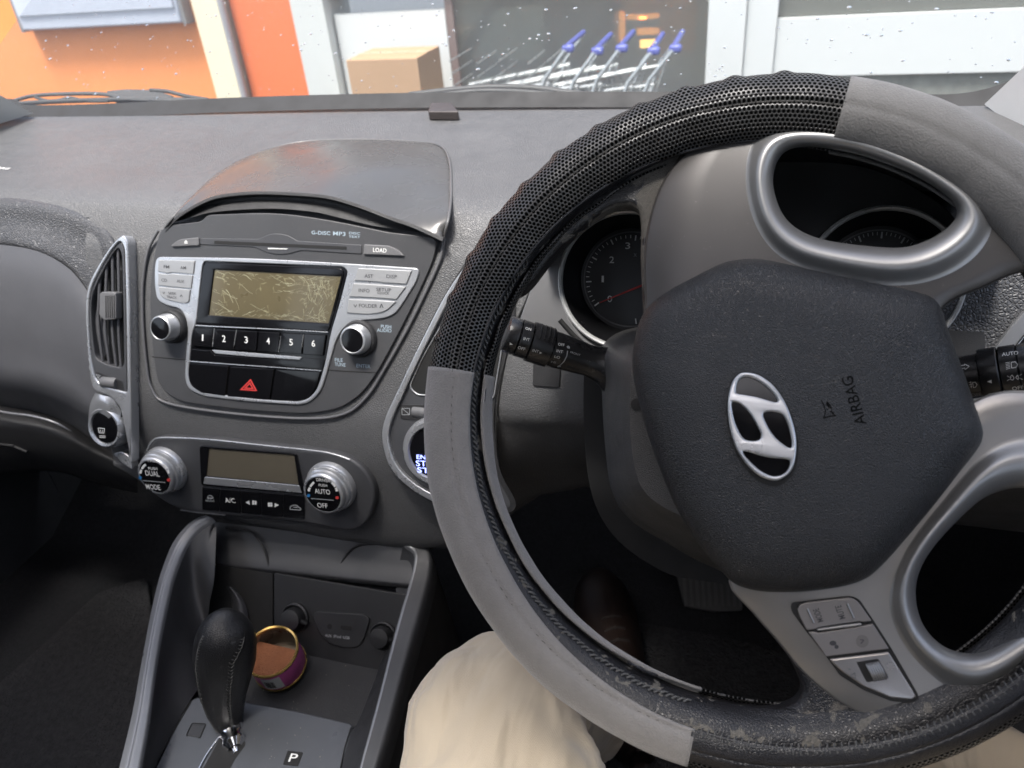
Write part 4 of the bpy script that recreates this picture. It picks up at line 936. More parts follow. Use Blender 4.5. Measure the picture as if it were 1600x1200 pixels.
# deck plate and cubby floor
DK = PL(V((0, 0, Z(dkz))), V((0, 0, 1)))
plate('gear_plate', mat('gear plate plastic', (.050, .054, .062), .34, grain=1500, gs=.15, dust=.03), CC, DK, rc([(228, 1275), (243, 1200), (283, 1118), (303, 1088, 12), (384, 1097), (470, 1112), (552, 1131, 8), (533, 1200), (515, 1275)], 6), -.02, .001, .0015)
tube('plate_seam', vdark_m, CC, [DK.p(x, y, .0012) for x, y in ((300, 1094), (270, 1145), (240, 1198), (232, 1215))], .0007, n=6)
tube('plate_seam', vdark_m, CC, [DK.p(x, y, .0012) for x, y in ((548, 1137), (538, 1170), (530, 1210))], .0007, n=6)
CF = PL(V((0, 0, Z(cbz))), V((0, 0, 1)))
rub = mat('ribbed rubber mat', (.013, .013, .014), .5, grain=900, gs=.5, gd=.0004)
plate('cubby_floor', rub, CC, CF, rc([(300, 1010), (470, 1018), (612, 1040), (560, 1150), (300, 1120)], 5), -.004, 0, .0005)
# back wall with sockets
pA = W(520, 1032, z=cbz); pB = W(520, 925, Y=.520)
upv = (pB - pA); upv.x = 0; upv.normalize()
BW = PL(pA, V((0, -upv.z, upv.y)))
wall_m = mat('cubby plastic', (.013, .0135, .015), .42, grain=1200, gs=.25, dust=.01)
plate('back_wall', wall_m, CC, BW, rc([(428, 895), (640, 930), (625, 1080), (428, 1060)], 3), -.004, 0, .0008)
plate('back_wall', vdark_m, CC, BW, rc([(318, 880), (426, 895), (426, 1060), (318, 1050)], 3), -.012, -.008, .0008)
loft('glossy_bracket', smooth_m, CC, [[BW.p(*q, h) for q, h in zip(Z5(l), (-.006, .004, -.004))] for l in ([(520, 350), (535, 350), (552, 356)], [(545, 400), (570, 400), (600, 410)], [(548, 470), (585, 470), (622, 480)], [(560, 560), (590, 560), (630, 570)])], 5, 5, smooth=180)
def sock(x, y, r, lab):
    c = BW.p(*Z5([(x, y)])[0], .012) - BW.n * .012
    s_ = lathe('power_socket', wall_m, CC, c, BW.n, [(r * 1.35, 0), (r * 1.35, .004), (r * 1.22, .0055), (r * 1.15, .002)], 36)
    lathe('socket_cap', wall_m, s_, c, BW.n, [(r * .98, .0), (r * 1.0, .011), (r * .92, .0145), (r * .5, .0155), (0, .0158)], 36)
    ears = tube('cap_tab', wall_m, s_, [c + BW.n * .010 + V((r * .9, 0, 0)), c + BW.n * .008 + V((r * 1.35, 0, -.004))], .003, n=8)
sock(822, 505, .0125, ''); sock(1238, 590, .0115, '')
o = plate('aux_panel', wall_m, CC, BW, rc(Z5([(925, 465, 10), (1165, 478, 20), (1195, 500, 20), (1150, 645, 20), (1010, 628, 20), (945, 560, 30)]), 4, 4), 0, .0028, .001)
flat('audio_jack', vdark_m, o, BW, circ(*Z5([(1005, 537)])[0], 3.6, 4.2, 20), .0032)
flat('usb_port', vdark_m, o, BW, rc(Z5([(1058, 532), (1108, 537), (1106, 556), (1070, 553), (1056, 545)]), 1), .0032)
text('AUX', dim_pr, o, BW, *Z5([(984, 585), (1014, 588)]), 4, .0031); text('iPod', dim_pr, o, BW, *Z5([(1024, 589), (1058, 592)]), 4, .0031); text('USB', dim_pr, o, BW, *Z5([(1068, 594), (1098, 597)]), 4, .0031)
# slanted lid panel above the cubby
tray_m = mat('tray panel plastic', (.036, .037, .040), .42, grain=1500, gs=.2, dust=.01)
top_ = [(330, 815, .563), (400, 823, .563), (480, 833, .563), (560, 843, .563), (640, 853, .563)]
g = [top_]
for k, (dy, dY) in enumerate(((20, -.008), (45, -.018), (70, -.030), (80, -.033), (86, -.026), (88, .02))):
    g.append([(x + (338 - 330 if i == 0 else (6 if i == 4 else 0)) * 1.0, y + dy * .86 * (1.0 - .02 * i), Y + dY) for i, (x, y, Y) in enumerate(top_)])
loft('tray_panel', tray_m, CC, G(g), 5, 4, smooth=180)
TP = PL(W(480, 855, Y=.551), (W(480, 880, Y=.541) - W(480, 840, Y=.558)).cross(V((-1, 0, 0))))
if TP.n.z < 0: TP = PL(TP.o, -TP.n)
for pts in ([(520, 78), (580, 82), (635, 95), (672, 130), (700, 180), (716, 235), (722, 262)], [(1290, 150), (1200, 148), (1130, 160), (1080, 205), (1050, 265), (1042, 310)]):
    tube('embossed_line', dark_m, CC, [TP.p(*q, .0006) for q in cr(Z5(pts), 5, False)], .0014, n=8)
# gate and markings on the plate
ga = cr([DK.p(*q, .002) for q in Z5([(380, 1230), (415, 1160), (450, 1105), (485, 1058), (510, 1046)])], 5, False)
tube('gate_edge', chrome_m, CC, ga, .0011, n=8)
flat('gate_slot', vdark_m, CC, DK, rc(Z5([(390, 1240), (490, 1062), (520, 1045, 10), (600, 1050, 20), (612, 1090), (560, 1160), (520, 1240)]), 4), .0014)
o = plate('shift_lock_button', cons_m, CC, DK, rc(Z5([(335, 1046), (362, 992), (422, 996), (396, 1056)]), 2.5), .0008, .0020, .0006)
tube('button_outline', vdark_m, o, [DK.p(*q, .0014) for q in rc(Z5([(332, 1048), (360, 989), (425, 993), (398, 1059)]), 2.5)], .0005, n=6)
o = plate('position_marker', vdark_m, CC, DK, rc(Z5([(808, 1118), (880, 1126), (856, 1190), (786, 1182)]), 1.5), .0008, .0018, .0003)
text('P', white_m, o, DK, *Z5([(810, 1170), (846, 1173)]), 13, .0022)
for x, y in ((652, 948), (770, 990), (700, 1080), (955, 1060)):
    pass
# ------------------------------------------------------------------ gear lever
GL = thing('gear_lever', 'black leather gear lever with chrome collar, stitched down its front', 'gear lever', DK.p(368, 1168, 0))
sp = [(530, 488, .6, .392), (529, 490, 30, .392), (524, 499, 66, .392), (520, 522, 100, .391), (518, 560, 126, .389), (517, 610, 140, .387), (515, 680, 141, .384), (510, 760, 126, .380), (508, 850, 105, .375), (517, 930, 85, .370), (530, 985, 68, .365), (543, 1022, 55, .361)]
rings = []; info = []
for x, y, hw, Y in sp:
    px, py = Z5([(x, y)])[0]; c = W(px, py, Y=Y); rr = hw / 3 * depth(c) / FPX; info.append((c, rr))
tocam = (CAM - info[6][0]).normalized()
for i, (c, rr) in enumerate(info):
    t_ = (info[min(i + 1, len(info) - 1)][0] - info[max(i - 1, 0)][0]).normalized()
    s_ = t_.cross(tocam).normalized(); f_ = s_.cross(t_).normalized()
    if f_.dot(tocam) < 0: f_ = -f_
    rings.append((c, s_, f_, rr))
def gp(i, a, k=1.0):
    i0 = min(int(i), len(rings) - 2); fr = i - i0
    c, s_, f_, rr = [rings[i0][j] * (1 - fr) + rings[i0 + 1][j] * fr for j in range(4)]
    return c + s_ * (rr * k * sin(a)) + f_ * (rr * .92 * k * cos(a))
sgn = 1 if PJ(gp(5, .5))[0] > PJ(gp(5, 0))[0] else -1
N_ = 32
vs = []; R_ = [j * .5 for j in range(2 * (len(rings) - 1) + 1)]
for i in R_:
    for k in range(N_): vs.append(gp(i, 2 * pi * k / N_))
fs = [(j * N_ + k, j * N_ + (k + 1) % N_, (j + 1) * N_ + (k + 1) % N_, (j + 1) * N_ + k) for j in range(len(R_) - 1) for k in range(N_)]
fs.append(tuple(range(N_))[::-1]); fs.append(tuple((len(R_) - 1) * N_ + k for k in range(N_)))
o = mk('grip', vs, fs, peelmat('worn grip leather', .60, .05, cola=(.012, .012, .013), colb=(.075, .078, .08), scale=26), GL, smooth=180)
b = MB()
for al, w0 in ((.20, .09), (-1.02, .05)):
    i = 3.4
    while i < 10.9:
        a0 = sgn * (al + (.35 * max(0, 5 - i) if al > 0 else 0))
        b.add(*tube_geo([gp(i, a0 - w0, 1.012), gp(i + .12, a0, 1.03), gp(i, a0 + w0, 1.012)], .00045, n=5))
        i += .22
b.build('stitching', thread2_m, GL)
c0 = rings[-1][0]; c1 = DK.p(370, 1178, .0); ax = (c1 - c0).normalized(); Ln = (c1 - c0).length
lathe('collar', chrome_m, GL, c0 - ax * .004, ax, [(.012, 0), (.0135, .002), (.0135, .007), (.0118, .009), (.0112, .018), (.0122, .020), (.0122, .024), (.007, .030), (.0055, Ln * .7), (.006, Ln * .85), (.003, Ln + .003)], 32)
# ------------------------------------------------------------------ tin in the cubby
ta = V((.06, -.22, .97)).normalized()
tr_ = .0285; th = .036
tc0 = W(*Z5([(730, 652)])[0], z=cbz + .045); tb = tc0 - ta * th
tu = (V((1, 0, 0)) - ta * ta.x).normalized(); tv = ta.cross(tu)
T = thing('tin', 'open pink tin with gold rim and barcode, behind the gear lever', 'tin', tb)
pink = mat('pink printed tin', (.85, .16, .50), .35, var=.15, vscale=50); gold = mat('gold tin rim', (.62, .40, .13), .25, metal=.8)
lathe('wall', pink, T, tb, ta, [(tr_ * .96, 0), (tr_ * 1.0, .0015), (tr_ * 1.0, th - .001)], 48)
lathe('inside', mat('tin inside', (.22, .19, .15), .3, metal=.7), T, tb, ta, [(tr_ * 1.0, th), (tr_ * .95, th - .002), (tr_ * .95, .002), (0, .002)], 48)
lathe('rim', gold, T, tb, ta, [(tr_ * 1.0, th - .004), (tr_ * 1.04, th - .002), (tr_ * 1.045, th), (tr_ * 1.01, th + .0012), (tr_ * .95, th + .0004), (tr_ * .94, th - .002)], 56)
lathe('base_ring', gold, T, tb, ta, [(tr_ * .97, -.0002), (tr_ * 1.03, .0004), (tr_ * 1.03, .002), (tr_ * 1.0, .003)], 48)
def tp(a, h, r=1.0): return tb + tu * (tr_ * r * cos(a)) + tv * (tr_ * r * sin(a)) + ta * h
def tpatch(name, m, par, a0, a1, h0, h1, r):
    n_ = 10; vs = [tp(a0 + (a1 - a0) * i / n_, h, r) for h in (h0, h1) for i in range(n_ + 1)]
    return mk(name, vs, [(i, i + 1, n_ + 2 + i, n_ + 1 + i) for i in range(n_)], m, par)
lb_ = tpatch('barcode_label', white_m, T, radians(-92), radians(-50), .006, th - .006, 1.012)
rnd_ = random.Random(5); b = MB(); a = -86
while a < -66:
    w_ = rnd_.choice([.5, .9, 1.4]); n0 = len(b.v)
    vs = [tp(radians(q), h, 1.02) for h in (.009, th - .013) for q in (a, a + w_)]; b.add(vs, [(0, 1, 3, 2)]); a += w_ + rnd_.choice([.5, .8])
b.build('barcode', grey_pr, lb_)
tpatch('yellow_patch', mat('yellow print', (.55, .42, .06), .4), T, radians(-140), radians(-100), .003, .011, 1.012)
# air freshener block resting in it
b = MB(); prof_ = []
n_ = 26
for i in range(n_ + 1):
    a = radians(-205 + 230 * i / n_); prof_.append((.93 * tr_ * cos(a), .93 * tr_ * sin(a)))
vs = [tb + tu * x + tv * y + ta * h for h in (.003, th * .70) for x, y in prof_]; m_ = n_ + 1
b.add(vs, [(i, (i + 1) % m_, m_ + (i + 1) % m_, m_ + i) for i in range(m_)] + [tuple(range(m_, 2 * m_)), tuple(range(m_))[::-1]])
o = b.build('fibre_block', mat('brown fibre', (.30, .11, .045), .9, grain=700, gs=1.0, gtype='N', gd=.002, var=.35, vscale=200)); tag(o, 'rusty brown fibre block sitting inside the pink tin', 'air freshener')

b = MB(); rnd_ = random.Random(8)
for i in range(46):
    x = rnd_.uniform(395, 545); y = rnd_.uniform(1040, 1190); pl_ = CF if y < 1110 else DK
    if pl_ is DK and x > 520: continue
    b.add(*lathe_geo(pl_.p(x, y, .0010 if pl_ is DK else 0), V((0, 0, 1)), [(0, -.0001), (rnd_.uniform(.0002, .0006), .0002), (0, .0006)], 6))
o = b.build('crumbs', mat('pale crumbs', (.30, .27, .22), .8)); struct(o, 'stuff')
# ------------------------------------------------------------------ steering wheel
WC = CAM + V((.0115, .3772, -.2597)); WT = 38
WP = PL(WC, lean(WT))
wu, wv, wn_ = WP.u, WP.v, WP.n
RM, rm = .1762, .0198
def rp(th, ph, r=rm, R0=RM):
    d = wu * cos(th) + wv * sin(th)
    return WC + d * (R0 + r * cos(ph)) + wn_ * (r * sin(ph))
SW = thing('steering_wheel', 'worn leather steering wheel with satin grey spokes, turned a quarter to the left', 'steering wheel', WC - wn_ * .03)
def torus(name, m, par, t0, t1, p0f, p1f, rf, nt_=120, np_=40, thick=0.0, **k):
    rows = []; uvs = []
    for i in range(nt_ + 1):
        th = t0 + (t1 - t0) * i / nt_; p0, p1 = p0f(th), p1f(th); row = []
        for j in range(np_ + 1):
            ph = p0 + (p1 - p0) * j / np_; r = rf(th, ph); row.append(rp(th, ph, r)); uvs.append((th * (RM + .4 * rm), ph * rm))
        rows.append(row)
    vs, fs = grid_geo(rows); o = mk(name, vs, fs, m, par, smooth=180, uvs=uvs, **k)
    if thick:
        md = o.modifiers.new('thickness', 'SOLIDIFY'); md.thickness = thick; md.offset = 0
    return o
R_ = radians
torus('rim', peel2_m, SW, 0, 2 * pi, lambda t: 0, lambda t: 2 * pi, lambda t, p: rm - .0032 - (.0075 * max(0, min(1, (math.degrees((t + pi) % (2 * pi) - pi) + 92) / 14, (-28 - math.degrees((t + pi) % (2 * pi) - pi)) / 14)) * max(0, sin(p)) ** .5 * (1 if cos(p) < .2 else max(0, 1 - (cos(p) - .2) * 2))), 240, 40)
def lerp(tab):
    def f(th):
        d = math.degrees(th)
        for (a, x), (b_, y) in zip(tab, tab[1:]):
            if d <= b_: return R_(x + (y - x) * max(0, (d - a) / (b_ - a)))
        return R_(tab[-1][1])
    return f
ph1 = lerp([(-100, 96), (-60, 92), (-20, 120), (10, 170), (79, 172), (100, 165), (140, 146), (177, 131), (220, 124), (262, 104), (300, 92), (340, 92)])
ph2 = lerp([(-100, 215), (-20, 215), (79, 200), (140, 175), (177, 153), (230, 160), (255, 175), (264, 195), (280, 215), (340, 215)])
WV = thing('steering_wheel_cover', 'grey suede and black perforated cover wrapped round the steering wheel rim', 'wheel cover', WC - wn_ * .031)
from mathutils import noise as MN
def wob(th, ph, s=40): return MN.noise(V((cos(th) * s * .18, sin(th) * s * .18, ph * 1.3))) * .0007
def r_suede(th, ph): return rm + wob(th, ph) + .0006 - .0012 * math.exp(-((math.degrees(ph) - 97) / 3.5) ** 2)
def r_perf(th, ph):
    return r_perf0(th, ph) + max(0, MN.noise(V((th * 9, ph * 2.2, 3.1)))) * .0013 * (1 if 100 < math.degrees(th) < 172 else .3)
def r_perf0(th, ph):
    d = math.degrees(th); pd = (math.degrees(ph) + 180) % 360 - 180
    lump = 0
    if 88 < d < 172: lump = .0021 * max(0, cos(R_((d - 90) * 360 / 8.2))) ** 2 * max(0, cos(R_((pd + 12) * 1.15)))
    return rm - .0006 + wob(th, ph) + lump + .0011 * math.exp(-((pd - 92) / 4) ** 2) + .0009 * math.exp(-((pd - 108) / 4) ** 2) - .0012 * math.exp(-((pd - 100) / 3) ** 2)
k0 = lambda t: ph2(t) - 2 * pi
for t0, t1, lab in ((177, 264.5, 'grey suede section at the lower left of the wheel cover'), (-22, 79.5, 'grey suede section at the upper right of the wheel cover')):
    o = torus('suede_section', suede_m if t0 > 100 else shaded_suede_m, WV, R_(t0), R_(t1), k0, ph1, r_suede, 110, 64, .0016); o['label'] = lab
o = torus('perforated_section', hex_m, WV, R_(79), R_(177.6), k0, ph1, r_perf, 240, 72, .0012); o['label'] = 'black perforated section at the upper left of the wheel cover'
o = torus('perforated_section', hex_m, WV, R_(264), R_(338.5), k0, lambda t: R_(52), lambda a, p: rm, 160, 56, .0012); o['label'] = 'black perforated section along the outer bottom of the wheel cover'
o = torus('plain_leather_section', leather_m, WV, R_(264), R_(338.5), lambda t: R_(51.5), ph1, lambda a, p: rm + wob(a, p) + .0002 - .0008 * math.exp(-((math.degrees(p) - 72) / 2) ** 2), 160, 24, .0014)
# seams and stitches
for t0, t1 in ((178, 264), (-20, 79)):
    b = MB(); b.add(*tube_geo([rp(R_(t0 + (t1 - t0) * i / 140), R_(97), r_suede(R_(t0 + (t1 - t0) * i / 140), R_(97)) + .0004) for i in range(141)], .00045, n=6))
    b.build('suede_seam', thread_m, WV)
rnd_ = random.Random(11)
for t0, t1 in ((178, 264), (-20, 79)):
    t = t0; b = MB()
    while t < t1 - 2:
        L_ = rnd_.uniform(1.2, 1.6)
        b.add(*tube_geo([rp(R_(t), R_(97.5), r_suede(R_(t), R_(97.5)) + .0004), rp(R_(t + L_ / 2), R_(98.5), r_suede(R_(t), R_(98)) + .0009), rp(R_(t + L_), R_(99.5), r_suede(R_(t + L_), R_(99)) + .0004)], .0003, n=5)); t += L_ + rnd_.uniform(.25, .5)
    b.build('suede_stitching', thread_m, WV)
for t0, t1, ph in ((80, 177, 100), (80, 177, 86)):
    t = t0; b = MB()
    while t < t1:
        b.add(*tube_geo([rp(R_(t), R_(ph), rm - .0002), rp(R_(t + .5), R_(ph), rm + .0006), rp(R_(t + 1.0), R_(ph), rm - .0002)], .0004, n=5)); t += 1.35
    b.build('black_stitching', thread_m, WV)
b = MB(); t = 265.5        # the looped zip-like edge of the bottom section
while t < 338:
    e = ph1(R_(t)); b.add(*tube_geo([rp(R_(t), e - R_(3), rm + .0002), rp(R_(t + .1), e + R_(3), rm + .0008), rp(R_(t + .3), e + R_(6), rm - .0022)], .00045, n=5))
    b.add(*tube_geo([rp(R_(t + .35), e - R_(7), rm + .0004), rp(R_(t + .35), e - R_(2), rm + .0010)], .0005, n=5)); t += 1.15
b.build('edge_loops', thread2_m, WV)
for t0, t1 in ((80, 177), (265, 338)):
    b = MB(); b.add(*tube_geo([rp(R_(t0 + (t1 - t0) * i / 140), ph1(R_(t0 + (t1 - t0) * i / 140)) , rm - .0004) for i in range(141)], .0012, n=8))
    b.build('edge_piping', leather_m, WV)
b = MB(); rnd_ = random.Random(4)        # ragged lacing along the leather between the cover edges
for t0, t1 in ((150, 262),):
    t = t0
    while t < t1:
        e = (ph1(R_(t)) * .45 + ph2(R_(t)) * .55); j = rnd_.uniform(-2, 2)
        b.add(*tube_geo([rp(R_(t), e + R_(j - 4), rm - .0028), rp(R_(t + .7), e + R_(j + 1), rm - .0018), rp(R_(t + 1.3), e + R_(j + 5), rm - .0028)], .0006, n=5)); t += 1.15
b.build('lacing', thread2_m, SW)
b = MB()
b.add(*tube_geo([rp(R_(180 + i), R_(157), rm + .0012) for i in range(4)], .0007, n=6)); b.build('metal_clip', chrome_m, WV)
b = MB(); b.add(*tube_geo([rp(R_(249 + i * 1.3), R_(163 + i * .8), rm + .0010) for i in range(6)], [.0012, .0006, .0013, .0006, .0012, .0008], n=6)); b.build('metal_clip', chrome_m, WV)
# leather gussets where the rim runs into the spokes
def gusset(px, h0, h1, bev, gm):
    return plate('spoke_leather', gm, SW, WP, cr(px, 4), h0, h1, bev)
gusset([(1010, 560), (1003, 470), (1000, 400), (1000, 345), (990, 322), (955, 322), (900, 360), (860, 400), (825, 445), (800, 460), (780, 440), (820, 350), (900, 260), (1000, 200), (1120, 180), (1160, 230), (1080, 300), (1050, 400), (1040, 520)], -.014, -.002, .004, peel3_m)
gusset([(1000, 1062), (1060, 1085), (1120, 1102), (1180, 1112), (1230, 1108), (1252, 1090), (1250, 1065), (1228, 1020), (1205, 985), (1260, 985), (1400, 1080), (1560, 1050), (1640, 980), (1690, 1010), (1600, 1110), (1500, 1170), (1400, 1190), (1260, 1190), (1120, 1160), (1030, 1110)], -.014, .0015, .006, peel_m)
# sculpted spoke bezels
def polar(pts, c, n=120):
    pts = cr(pts, 6); o = []
    for k in range(n):
        a = 2 * pi * k / n; dx, dy = cos(a), sin(a); best = 1e9
        for i in range(len(pts)):
            (x1, y1), (x2, y2) = pts[i - 1], pts[i]; x1 -= c[0]; x2 -= c[0]; y1 -= c[1]; y2 -= c[1]
            den = dx * (y2 - y1) - dy * (x2 - x1)
            if abs(den) < 1e-9: continue
            t = (x1 * (y2 - y1) - y1 * (x2 - x1)) / den; s_ = (x1 * dy - y1 * dx) / den
            if t > 0 and -1e-6 <= s_ <= 1 + 1e-6: best = min(best, t)
        if best > 1e8: best = o[-1][2] if o else 50
        o.append((c[0] + dx * best, c[1] + dy * best, best))
    return o
def blend(a, b_, f): return [(p[0] * (1 - f) + q[0] * f, p[1] * (1 - f) + q[1] * f) for p, q in zip(a, b_)]
def smooth_ring(R_in, c, k=3, it=3):
    r = [math.hypot(p[0] - c[0], p[1] - c[1]) for p in R_in]; n = len(r)
    for _ in range(it): r = [sum(r[(i + j) % n] for j in range(-k, k + 1)) / (2 * k + 1) for i in range(n)]
    return [(c[0] + r[i] * cos(2 * pi * i / n), c[1] + r[i] * sin(2 * pi * i / n), r[i]) for i in range(n)]
def bezel(name, outer, lip, crest, hole, c, lab, base=.004, top=.0112, bm=None):
    O, Lp, H = [polar(p, c, 200) for p in (outer, lip, hole)]
    Lp = smooth_ring(Lp, c); H = smooth_ring(H, c, 2, 2)
    Oin = [(x + (c[0] - x) * 5 / b_, y + (c[1] - y) * 5 / b_) for x, y, b_ in O]
    Oi2 = [(x + (c[0] - x) * 1.6 / b_, y + (c[1] - y) * 1.6 / b_) for x, y, b_ in O]
    seq = [(O, -.014), (O, base - .0045), (Oi2, base - .0018), (Oin, base)]
    g1 = [[WP.p(q[0], q[1], h) for q in ring] for ring, h in seq + [(blend(Oin, Lp, .5), base + .0002), (blend(Oin, Lp, .85), base + .0002), (Lp, base + .0004)]]
    vs, fs = grid_geo(g1, closed_u=True); o = mk(name, vs, fs, bm or shaded_bezel_m, SW, smooth=180); o['label'] = lab
    seq = [(Lp, base + .0004)]
    for i in range(1, 15):
        t = i / 14; seq.append((blend(Lp, H, t), base + .0004 + (top - base) * (sin(min(1, t / .5) * pi / 2) ** 2 if t < .5 else 1) - (0 if t < .5 else (1 - math.sqrt(max(0, 1 - ((t - .5) / .5) ** 2))) * .013)))
    seq += [(H, top - .018), (H, -.016)]
    g1 = [[WP.p(q[0], q[1], h) for q in ring] for ring, h in seq]
    vs, fs = grid_geo(g1, closed_u=True); mk('window_surround', vs, fs, lit_bezel_and_silver_m, o, smooth=180)
    return o
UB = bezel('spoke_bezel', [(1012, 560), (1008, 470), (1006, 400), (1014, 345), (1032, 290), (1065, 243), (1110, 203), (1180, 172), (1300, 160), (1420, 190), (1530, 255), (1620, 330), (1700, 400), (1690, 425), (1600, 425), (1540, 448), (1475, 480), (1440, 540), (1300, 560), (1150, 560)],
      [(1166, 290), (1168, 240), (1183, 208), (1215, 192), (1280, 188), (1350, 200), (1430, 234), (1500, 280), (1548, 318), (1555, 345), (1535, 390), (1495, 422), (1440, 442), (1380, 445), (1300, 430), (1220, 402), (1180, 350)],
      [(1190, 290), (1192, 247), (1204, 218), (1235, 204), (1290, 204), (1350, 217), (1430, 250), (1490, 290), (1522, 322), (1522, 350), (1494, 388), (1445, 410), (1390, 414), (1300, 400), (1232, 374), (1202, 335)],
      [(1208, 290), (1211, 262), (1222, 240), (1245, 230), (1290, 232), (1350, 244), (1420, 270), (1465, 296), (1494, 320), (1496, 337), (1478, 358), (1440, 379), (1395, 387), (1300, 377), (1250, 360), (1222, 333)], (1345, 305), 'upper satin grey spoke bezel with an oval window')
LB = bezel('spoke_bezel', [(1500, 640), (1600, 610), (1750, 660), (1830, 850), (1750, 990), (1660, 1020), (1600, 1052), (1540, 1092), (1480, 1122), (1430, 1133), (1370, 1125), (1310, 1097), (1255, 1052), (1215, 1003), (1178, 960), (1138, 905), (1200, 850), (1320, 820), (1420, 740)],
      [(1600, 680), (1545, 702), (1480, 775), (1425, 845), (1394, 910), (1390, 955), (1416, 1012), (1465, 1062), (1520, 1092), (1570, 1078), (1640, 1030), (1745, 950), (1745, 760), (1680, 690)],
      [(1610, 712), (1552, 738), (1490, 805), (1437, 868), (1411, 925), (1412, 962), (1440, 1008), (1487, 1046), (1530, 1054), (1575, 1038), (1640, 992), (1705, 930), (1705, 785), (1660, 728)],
      [(1600, 762), (1543, 775), (1497, 813), (1455, 860), (1434, 901), (1432, 943), (1445, 981), (1473, 1009), (1506, 1020), (1543, 1013), (1600, 976), (1650, 930), (1660, 850), (1640, 785)], (1555, 895), 'lower right satin grey spoke bezel, lit tone painted in, with control buttons', bm=lit_bezel_m)
# airbag cover
ab = cr(Zc([(22, 330), (38, 262), (68, 210), (130, 160), (210, 116), (290, 76), (340, 60), (420, 55), (520, 73), (700, 113), (850, 143), (945, 165), (985, 183), (1010, 215), (1040, 305), (1075, 400), (1110, 500), (1140, 590), (1143, 628), (1125, 668), (1060, 752), (980, 855), (900, 950), (820, 1040), (765, 1083), (700, 1106), (600, 1121), (500, 1126), (410, 1120), (345, 1098), (300, 1055), (240, 985), (180, 895), (120, 765), (62, 600), (30, 480), (17, 395)]), 5)
AH, A0 = .0245, .001
acx, acy = 1262, 655
vs = []; fs = []; NA = len(ab)
AS = [1.0, 1.0, .995, .985, .97, .945, .91, .86, .79, .7, .58, .44, .28, .12]
def ahh(s_): return A0 + AH * (1 - s_ ** 5) ** .45
for i, s_ in enumerate(AS):
    h = -.014 if i == 0 else ahh(s_)
    sag = 0
    for x, y in ab:
        q = WP.p(x, y, A0); c_ = WP.p(acx, acy, A0)
        vs.append(c_ + (q - c_) * s_ + wn_ * (h - A0))
for i in range(len(AS) - 1):
    for k in range(NA): fs.append((i * NA + k, i * NA + (k + 1) % NA, (i + 1) * NA + (k + 1) % NA, (i + 1) * NA + k))
fs.append(tuple((len(AS) - 1) * NA + k for k in range(NA)))
AB = mk('airbag_cover', vs, fs, pad_m, SW, smooth=180)
TOP = A0 + AH
# logo
el_out = cr(Zc([(385, 415), (430, 425), (480, 462), (520, 525), (546, 600), (553, 665), (545, 725), (520, 765), (480, 786), (430, 772), (385, 730), (345, 665), (325, 590), (321, 515), (333, 455), (355, 425)]), 6)
flat('emblem_recess', vdark_m, AB, WP, el_out, TOP + .0002)
e2 = cr(Zc([(385, 417), (430, 428), (478, 465), (517, 527), (542, 602), (548, 660), (540, 715), (518, 750), (480, 768), (432, 755), (388, 718), (350, 658), (330, 588), (325, 515), (336, 458), (357, 426)]), 6)
n1 = cr(Zc([(352, 478), (358, 448), (378, 432), (405, 436), (440, 455), (470, 482), (486, 506), (480, 514), (450, 506), (415, 496), (380, 490), (358, 486)]), 4)
n2 = cr(Zc([(338, 520), (350, 514), (372, 525), (398, 552), (420, 590), (433, 620), (425, 636), (400, 639), (378, 632), (360, 606), (346, 568)]), 4)
n3 = cr(Zc([(440, 556), (452, 545), (478, 546), (500, 553), (514, 572), (526, 608), (533, 650), (526, 662), (505, 650), (478, 626), (455, 592)]), 4)
n4 = cr(Zc([(374, 676), (392, 675), (425, 685), (465, 694), (505, 697), (526, 704), (521, 730), (500, 749), (470, 753), (435, 738), (400, 708)]), 4)
flat('emblem_backing', black_m, AB, WP, e2, TOP + .0006)
plate('emblem', silver_m, AB, WP, [e2, n1, n2, n3, n4], TOP + .0007, TOP + .0032, .0011)
# moulded lettering
emb = mat('moulded black mark', (.002, .002, .002), .6, spec=.1)
text('AIRBAG', emb, AB, WP, *Zai([(1195, 905), (992, 235)]), 17, TOP + .0001)
marks('airbag_symbol', emb, AB, WP, polyl(Zai([(560, 580), (600, 650), (620, 720), (615, 780), (590, 832)]), 1.6) + polyl(Zai([(590, 832), (690, 800), (770, 792)]), 2.2) + polyl(Zai([(630, 620), (675, 690), (650, 640), (640, 600), (690, 660), (700, 700)]), 2.0) + polyl(Zai([(690, 725), (740, 780)]), 2.4), TOP + .0001)
# control pad on the lower spoke
pb = .0052
flat('pad_recess', vdark_m, LB, WP, rc(Zp([(202, 238, 40), (740, 176, 30), (815, 205, 40), (945, 400), (1105, 650), (1352, 1075, 40), (1305, 1138, 30), (1100, 1118), (850, 1018), (640, 885), (520, 720), (330, 482), (207, 312, 30)]), 4), pb)
pm = mat('button satin', (.19, .178, .172), .40, metal=.45, dust=.01)
o1 = plate('pad_button', pm, LB, WP, rc(Zp([(222, 250, 30), (740, 190, 20), (808, 232, 40), (928, 403), (850, 414), (820, 406), (450, 462), (420, 478), (346, 486)]), 2, 3), pb - .002, pb + .0016, .0006)
text('MODE', grey_pr, o1, WP, *Zp([(498, 402), (452, 285)]), 10, pb + .0018); text('MUTE', grey_pr, o1, WP, *Zp([(694, 376), (651, 257)]), 10, pb + .0018)
for a, c in (((350, 292), (408, 418)), ((708, 247), (764, 375))): tube('raised_bar', lit_bezel_and_silver_m, o1, [WP.p(*q, pb + .0018) for q in Zp([a, c])], .0006, n=6)
